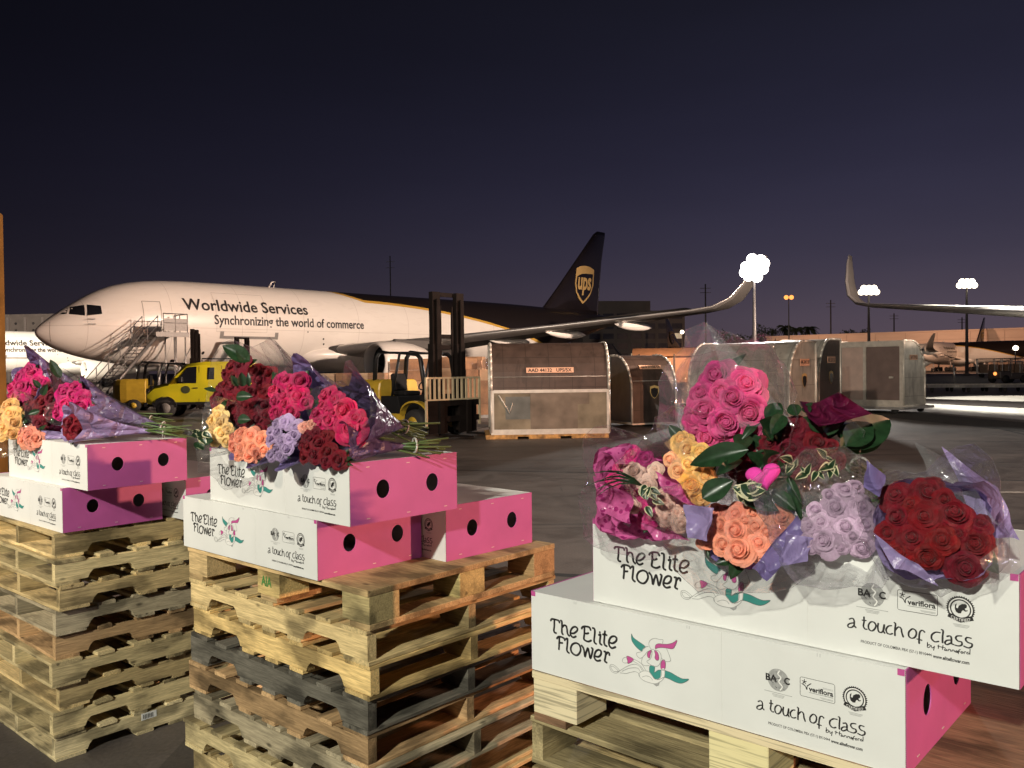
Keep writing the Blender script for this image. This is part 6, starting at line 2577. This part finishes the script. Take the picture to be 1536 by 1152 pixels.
def sheet(par, cs, mt, name, bulge=.02, N=14, seed=0, conv=a5):
    # a loose corner of wrapping film: four corners given with their distance
    rnd = random.Random(seed)
    c = [at(*conv(x, y, 1)[:2], d) for x, y, d in cs]
    f = [(rnd.uniform(2, 7), rnd.uniform(2, 7), rnd.uniform(0, 6)) for _ in range(4)]
    vs = []
    for j in range(N):
        for i in range(N):
            s_, t_ = i / (N - 1), j / (N - 1)
            p = c[0].lerp(c[1], s_).lerp(c[3].lerp(c[2], s_), t_)
            nn = (c[1] - c[0]).cross(c[3] - c[0]).normalized()
            k = sum(math.sin(a * s_ + b_ * t_ + g_) for a, b_, g_ in f) / 4
            p = p + nn * bulge * (k + 1.4 * math.sin(PI * s_) * math.sin(PI * t_)) + (c[1] - c[0]) * .03 * math.sin(9 * t_ + f[0][2]) * (1 if i in (0, N - 1) else 0)
            vs.append(p - par.location)
    mb = MB()
    mb.add(vs, [(j * N + i, j * N + i + 1, (j + 1) * N + i + 1, (j + 1) * N + i) for j in range(N - 1) for i in range(N - 1)], 0, True)
    return mb.build(name, mt, par)


sheet(pb, ((32, 705, 2.02), (195, 775, 1.98), (190, 905, 2.0), (50, 860, 2.05)), M_PINKW, 'wrap_flap', .012, seed=1)
sheet(pb, ((295, 680, 2.0), (380, 720, 1.97), (478, 838, 1.98), (335, 775, 2.0)), M_PINKW, 'wrap_flap', .010, seed=2)
sheet(pb, ((60, 590, 2.12), (180, 570, 2.14), (330, 640, 2.14), (130, 650, 2.1)), M_PINKW, 'wrap_flap', .015, seed=3)
sheet(pb, ((230, 905, 1.99), (330, 930, 1.98), (450, 985, 1.97), (300, 975, 2.0)), M_PINKW, 'wrap_flap', .008, seed=4)
for k in range(9):
    q0 = a5(240, 745, 1)
    w = rl.uniform(2.7, 3.7)
    x1, y1 = 240 + math.cos(w) * rl.uniform(150, 260), 745 + math.sin(w) * rl.uniform(60, 150)
    q1 = a5(x1, y1, 1)
    a, c = at(q0[0], q0[1], 2.02), at(q1[0], q1[1], 1.98)
    mb = MB()
    mid = a.lerp(c, .5) + Vector((0, 0, .018))
    mb.tube([a - pb.location, a.lerp(mid, .5) + Vector((0, 0, .004)) - pb.location, mid - pb.location, mid.lerp(c, .5) + Vector((0, 0, .004)) - pb.location, c - pb.location], [.0018, .002, .0018, .0012, .0004], 5)
    mb.build('grass_blade', M_LEAF, pb)
for k in range(8):
    q0 = a5(255 + rl.uniform(-30, 30), 790 + rl.uniform(-60, 60), 1)
    w = rl.uniform(0, 6.28)
    leaf_px(pb, q0[0], q0[1], 2.02, q0[0] + math.cos(w) * 16, q0[1] + math.sin(w) * 16, 2.0, VLEAF, 'variegated_leaf', 1.2)

hb = [o for o in COL.objects if o.get('label', '').startswith('big hot pink roses')][0]
rb = b
ident = lambda x, y, r_: (x, y)
sheet(hb, ((1060, 484, 2.12), (1120, 545, 2.06), (1192, 640, 2.0), (1108, 640, 2.02)), M_CLEAR2, 'cellophane_flap', .012, 12, 11, ident)
sheet(hb, ((1060, 484, 2.12), (1075, 600, 2.16), (1030, 660, 2.16), (1008, 575, 2.14)), M_CLEAR2, 'cellophane_flap', .016, 12, 12, ident)
sheet(hb, ((984, 606, 2.02), (1030, 640, 2.0), (1040, 700, 2.0), (990, 640, 2.02)), M_CLEAR, 'cellophane_flap', .008, 10, 13, ident)
sheet(rb, ((1374, 664, 1.82), (1440, 700, 1.72), (1500, 790, 1.62), (1400, 730, 1.74)), M_CLEAR2, 'cellophane_flap', .014, 12, 14, ident)
sheet(rb, ((1415, 672, 1.85), (1500, 735, 1.70), (1528, 810, 1.62), (1470, 800, 1.66)), M_LILAC, 'wrap_flap', .010, 12, 15, ident)
sheet(rb, ((1470, 840, 1.55), (1520, 800, 1.58), (1534, 850, 1.57), (1490, 880, 1.53)), M_CLEAR2, 'cellophane_flap', .008, 10, 16, ident)
sheet(rb, ((1300, 690, 1.74), (1330, 715, 1.70), (1318, 745, 1.68), (1294, 730, 1.72)), M_PURP, 'wrap_flap', .012, 12, 17, ident)
sheet(rb, ((1310, 800, 1.66), (1340, 850, 1.60), (1410, 880, 1.56), (1380, 850, 1.58)), M_LILAC, 'wrap_flap', .006, 12, 18, ident)
peb = [o for o in COL.objects if o.get('label', '').startswith('peach roses in lilac')][0]
sheet(peb, ((1026, 757, 1.93), (1072, 762, 1.90), (1060, 812, 1.86), (1031, 806, 1.90)), M_LILAC, 'wrap_flap', .008, 12, 21, ident)
sheet(peb, ((1196, 772, 1.84), (1218, 800, 1.82), (1150, 872, 1.77), (1128, 852, 1.79)), M_PURP, 'wrap_flap', .010, 12, 22, ident)
sheet(peb, ((1180, 800, 1.80), (1222, 808, 1.80), (1210, 842, 1.78), (1168, 850, 1.78)), M_LILAC, 'wrap_flap', .008, 12, 23, ident)
cbo = [o for o in COL.objects if o.get('label', '').startswith('mixed bouquet with dark red')][0]
sheet(cbo, ((1190, 740, 1.92), (1262, 700, 1.95), (1255, 745, 1.90), (1205, 770, 1.88)), M_CLEAR2, 'cellophane_flap', .01, 10, 19, ident)
# ---- middle stack
nM = (-.58, -.76, .29)
bouquet('hot pink roses in purple film, upper bunch of the middle stack', 440, 598, 3.22, nM,
        [a2(*q) for q in ((630, 660, 46), (700, 658, 46), (775, 660, 52), (690, 748, 52), (772, 752, 50), (640, 778, 42), (610, 832, 36), (662, 845, 42), (730, 842, 42), (815, 785, 36), (620, 710, 36), (735, 700, 36), (700, 800, 34))], (.50, .02, .10),
        T=at(596, 645, 3.42), wraps=(w_(M_PURP, ext=.008, peak=.075, ph0=1.75, ruff=.04, kx=.95, ky=.95), w_(M_CLEAR, 'cellophane_sleeve', ext=.015, peak=.12, ph0=1.2, pw=5, ruff=.06, Rx=.135, Ry=.15)), clamp=CM, rk=1.12, seed=11, stems=12)
bouquet('hot pink roses in dark purple film nearest the right end of the middle carton', 506, 624, 3.00, nM,
        [a2(*q) for q in ((910, 740, 52), (985, 772, 46), (870, 850, 46), (960, 892, 46), (1030, 830, 62), (1060, 935, 66), (905, 800, 36), (1090, 870, 40), (905, 905, 42), (940, 830, 40), (1000, 920, 36), (980, 850, 36))], (.52, .025, .10),
        T=at(606, 640, 3.22), wraps=(w_(M_PURPS, ext=.008, peak=.06, ph0=2.0, ruff=.04, kx=1.15, ky=1.15, back=.05), w_(M_CLEAR, 'cellophane_sleeve', ext=.02, peak=.08, ph0=2.0, ruff=.07, Rx=.125, Ry=.13)), clamp=CM, rk=1.12, seed=12, stems=14)
db = bouquet('large dark red bunch with folded green leaves at the left of the middle stack', 362, 618, 3.42, nM,
        [a2(*q) for q in ((370, 572, 52), (345, 682, 46), (318, 755, 52), (395, 700, 46), (480, 805, 48), (385, 640, 42), (400, 822, 46), (345, 832, 42), (562, 802, 46), (550, 655, 50), (510, 722, 46), (490, 892, 46), (540, 880, 40), (440, 905, 40), (572, 722, 40), (510, 602, 50), (432, 562, 50), (540, 942, 36), (300, 700, 36), (440, 790, 40), (390, 770, 36), (450, 660, 36), (580, 610, 42), (420, 870, 36), (575, 860, 34), (330, 610, 40, ))], (.14, .003, .012),
        T=at(545, 650, 3.62), wraps=(w_(M_CLEAR, 'cellophane_sleeve', ext=.05, peak=.08, ph0=2.4, ruff=.08, Rx=.17, Ry=.19),), clamp=CM, rk=1.12, seed=13, stems=10, name='mixed_bouquet')
for (x0, y0, x1, y1, k, wm) in ((480, 545, 320, 450, 1, .9), (440, 690, 430, 610, 1, 1.1), (475, 690, 470, 620, 2, 1.2), (410, 690, 370, 625, 1, .9), (400, 750, 490, 745, 1, 1.0), (410, 880, 480, 880, 1, 1.2), (285, 715, 215, 700, 1, .7), (470, 545, 400, 480, 1, 1.2)):
    q0, q1 = a2(x0, y0, 1), a2(x1, y1, 1)
    leaf_px(db, q0[0], q0[1], 3.30, q1[0], q1[1], 3.28, LEAF[k], wmul=wm)
bouquet('pale yellow roses at the left end of the middle stack', 329, 640, 3.36, nM,
        [a2(*q) for q in ((290, 832, 42), (272, 892, 40), (332, 902, 36), (280, 962, 42), (332, 962, 42), (345, 1005, 34), (275, 1003, 30), (310, 860, 34), (360, 935, 30))], (.85, .58, .24),
        T=at(470, 665, 3.55), wraps=(w_(M_CLEAR, 'cellophane_sleeve', ext=.03, peak=.04, ruff=.08, Rx=.09, Ry=.11),), clamp=CM, rk=1.12, seed=14)
bouquet('peach roses hanging over the carton name of the middle stack', 372, 668, 3.22, (-.55, -.75, .36),
        [a2(*q) for q in ((390, 980, 36), (440, 962, 36), (500, 975, 42), (550, 1000, 42), (390, 1040, 36), (450, 1052, 36), (512, 1050, 42), (562, 1055, 36), (422, 1090, 30), (480, 1092, 34), (530, 1085, 30), (440, 1010, 32))], (.88, .32, .20),
        T=at(500, 672, 3.42), wraps=(w_(M_PURP, ext=.002, peak=.05, ph0=-2.2, ruff=.05, kx=.92, ky=.92),), clamp=CM, rk=1.12, seed=15)
bouquet('lavender roses between the peach and red bunches of the middle stack', 427, 656, 3.10, (-.55, -.75, .36),
        [a2(*q) for q in ((640, 910, 34), (700, 902, 34), (762, 930, 34), (660, 962, 32), (620, 1002, 34), (680, 1012, 34), (725, 1000, 32), (752, 975, 28), (642, 1062, 34), (702, 1052, 34), (612, 1092, 30), (662, 1092, 26), (600, 950, 28))] + [a2(800, 920, 28) + ((.85, .4, .3),), a2(830, 905, 24) + ((.85, .4, .3),)], (.42, .30, .50),
        T=at(540, 670, 3.3), wraps=(w_(M_PURP, ext=.002, peak=.07, ph0=-2.0, ruff=.05, kx=.92, ky=.92),), clamp=CM, rk=1.12, seed=16)
bouquet('small dark red bunch in purple film, lowest right on the middle stack', 484, 671, 2.98, (-.55, -.75, .36),
        [a2(*q) for q in ((812, 980, 42), (872, 962, 38), (832, 1042, 46), (900, 1022, 46), (942, 1072, 50), (872, 1090, 42), (792, 1088, 42), (990, 1112, 44), (850, 1000, 36), (920, 980, 36), (780, 1030, 34), (930, 1125, 34))], (.15, .003, .010),
        T=at(622, 668, 3.12), wraps=(w_(M_PURPS, ext=.004, peak=.07, ph0=2.4, ruff=.05, kx=.92, ky=.92),), clamp=CM, rk=1.12, seed=17, stems=14)
sp_ = empty('ruscus_sprig', at(300, 655, 3.3), 0, 'small sprig of variegated leaves and a magenta bud left of the middle stack flowers', 'sprig')
for k in range(16):
    w = rl.uniform(0, 6.28)
    uu, vv = 301 + rl.uniform(-9, 9), 655 + rl.uniform(-14, 14)
    leaf_px(sp_, uu, vv, 3.3, uu + math.cos(w) * 13, vv + math.sin(w) * 11, 3.28, VLEAF if k % 2 else LEAF[1], 'leaf', 1.3)
mb = MB()
mb.tube([at(312, 642, 3.3) - sp_.location, at(302, 655, 3.3) - sp_.location, at(330, 672, 3.4) - sp_.location], .003, 5)
mb.build('stem', M_STEM, sp_)

# ---- left stack
nL = (-.54, -.79, .28)
bouquet('hot pink roses highest at the left of the left stack', 36, 580, 4.62, nL,
        [a1(*q) for q in ((160, 600, 52), (95, 682, 52), (150, 700, 52), (192, 612, 42), (90, 750, 46), (210, 655, 38), (120, 635, 40), (70, 700, 36), (130, 755, 36))], (.48, .02, .13),
        T=at(225, 630, 4.75), wraps=(w_(M_PURPS, ext=.01, peak=.10, ph0=2.0, ruff=.05, kx=.95, ky=.95),), clamp=CL, rk=1.12, seed=21, stems=8)
lb2 = bouquet('dark red roses and leaves in the centre of the left stack', 52, 612, 4.56, nL,
        [a1(*q) for q in ((230, 682, 46), (180, 782, 52), (250, 782, 46), (140, 852, 46), (210, 852, 46), (270, 702, 46), (160, 902, 40), (232, 902, 40), (290, 842, 34), (200, 730, 42), (240, 840, 36), (130, 790, 40), (300, 760, 36), (185, 820, 34))], (.15, .004, .014),
        T=at(215, 640, 4.7), wraps=(w_(M_DKRED, ext=.005, peak=.12, ph0=2.4, ruff=.06, kx=.92, ky=.92),), clamp=CL, rk=1.12, seed=22, name='mixed_bouquet', stems=6)
for (x0, y0, x1, y1) in ((330, 620, 290, 535), (350, 640, 300, 560), (230, 700, 190, 650), (240, 740, 270, 680), (230, 830, 160, 850)):
    q0, q1 = a1(x0, y0, 1), a1(x1, y1, 1)
    leaf_px(lb2, q0[0], q0[1], 4.4, q1[0], q1[1], 4.38, LEAF[1], wmul=.9)
bouquet('hot pink roses in long purple film with dark curls on the left stack', 104, 603, 4.30, nL,
        [a1(*q) for q in ((390, 722, 52), (440, 742, 52), (350, 782, 46), (412, 802, 52), (470, 805, 52), (342, 842, 42), (430, 695, 42), (380, 830, 40), (330, 800, 36), (480, 760, 36), (360, 740, 36))], (.52, .02, .14),
        T=at(244, 640, 4.32), wraps=(w_(M_PURPS, ext=.008, peak=.05, ph0=2.2, ruff=.04, kx=.95, ky=.95), w_(M_CLEAR, 'cellophane_sleeve', ext=.02, peak=.07, ph0=1.0, ruff=.06, Rx=.15, Ry=.155)), clamp=CL, rk=1.12, seed=23, stems=10)
bouquet('little red bunch in lilac film at the front edge of the left stack', 110, 640, 4.14, nL,
        [a1(*q) for q in ((420, 902, 46), (400, 945, 44), (452, 942, 42), (382, 915, 36), (430, 960, 34), (460, 900, 30), (400, 880, 32))], (.20, .004, .012),
        T=at(246, 648, 4.22), wraps=(w_(M_LILAC, ext=.02, peak=.12, ph0=2.6, ruff=.08),), clamp=CL, rk=1.12, seed=24, stems=8)
bouquet('yellow roses at the left picture edge', 12, 634, 4.5, nL,
        [a1(*q) for q in ((50, 802, 46), (30, 872, 42), (82, 852, 42), (40, 932, 42), (70, 962, 34), (10, 900, 34), (15, 960, 34), (90, 900, 34), (40, 780, 34))], (.85, .50, .18),
        T=at(170, 650, 4.62), wraps=(w_(M_CLEAR, 'cellophane_sleeve', ext=.02, peak=.03, ruff=.08, Rx=.10, Ry=.12),), clamp=CL, rk=1.12, seed=25)
bouquet('peach roses at the front edge of the left stack, beside the yellow ones', 43, 654, 4.42, nL,
        [a1(*q) for q in ((130, 962, 40), (182, 972, 42), (150, 1002, 36), (212, 990, 34), (110, 985, 28), (190, 1010, 28))], (.80, .30, .20),
        T=at(170, 660, 4.45), wraps=(w_(M_LILAC, ext=.004, peak=.03, ruff=.06, kx=.9, ky=.9),), clamp=CL, rk=1.12, seed=26)
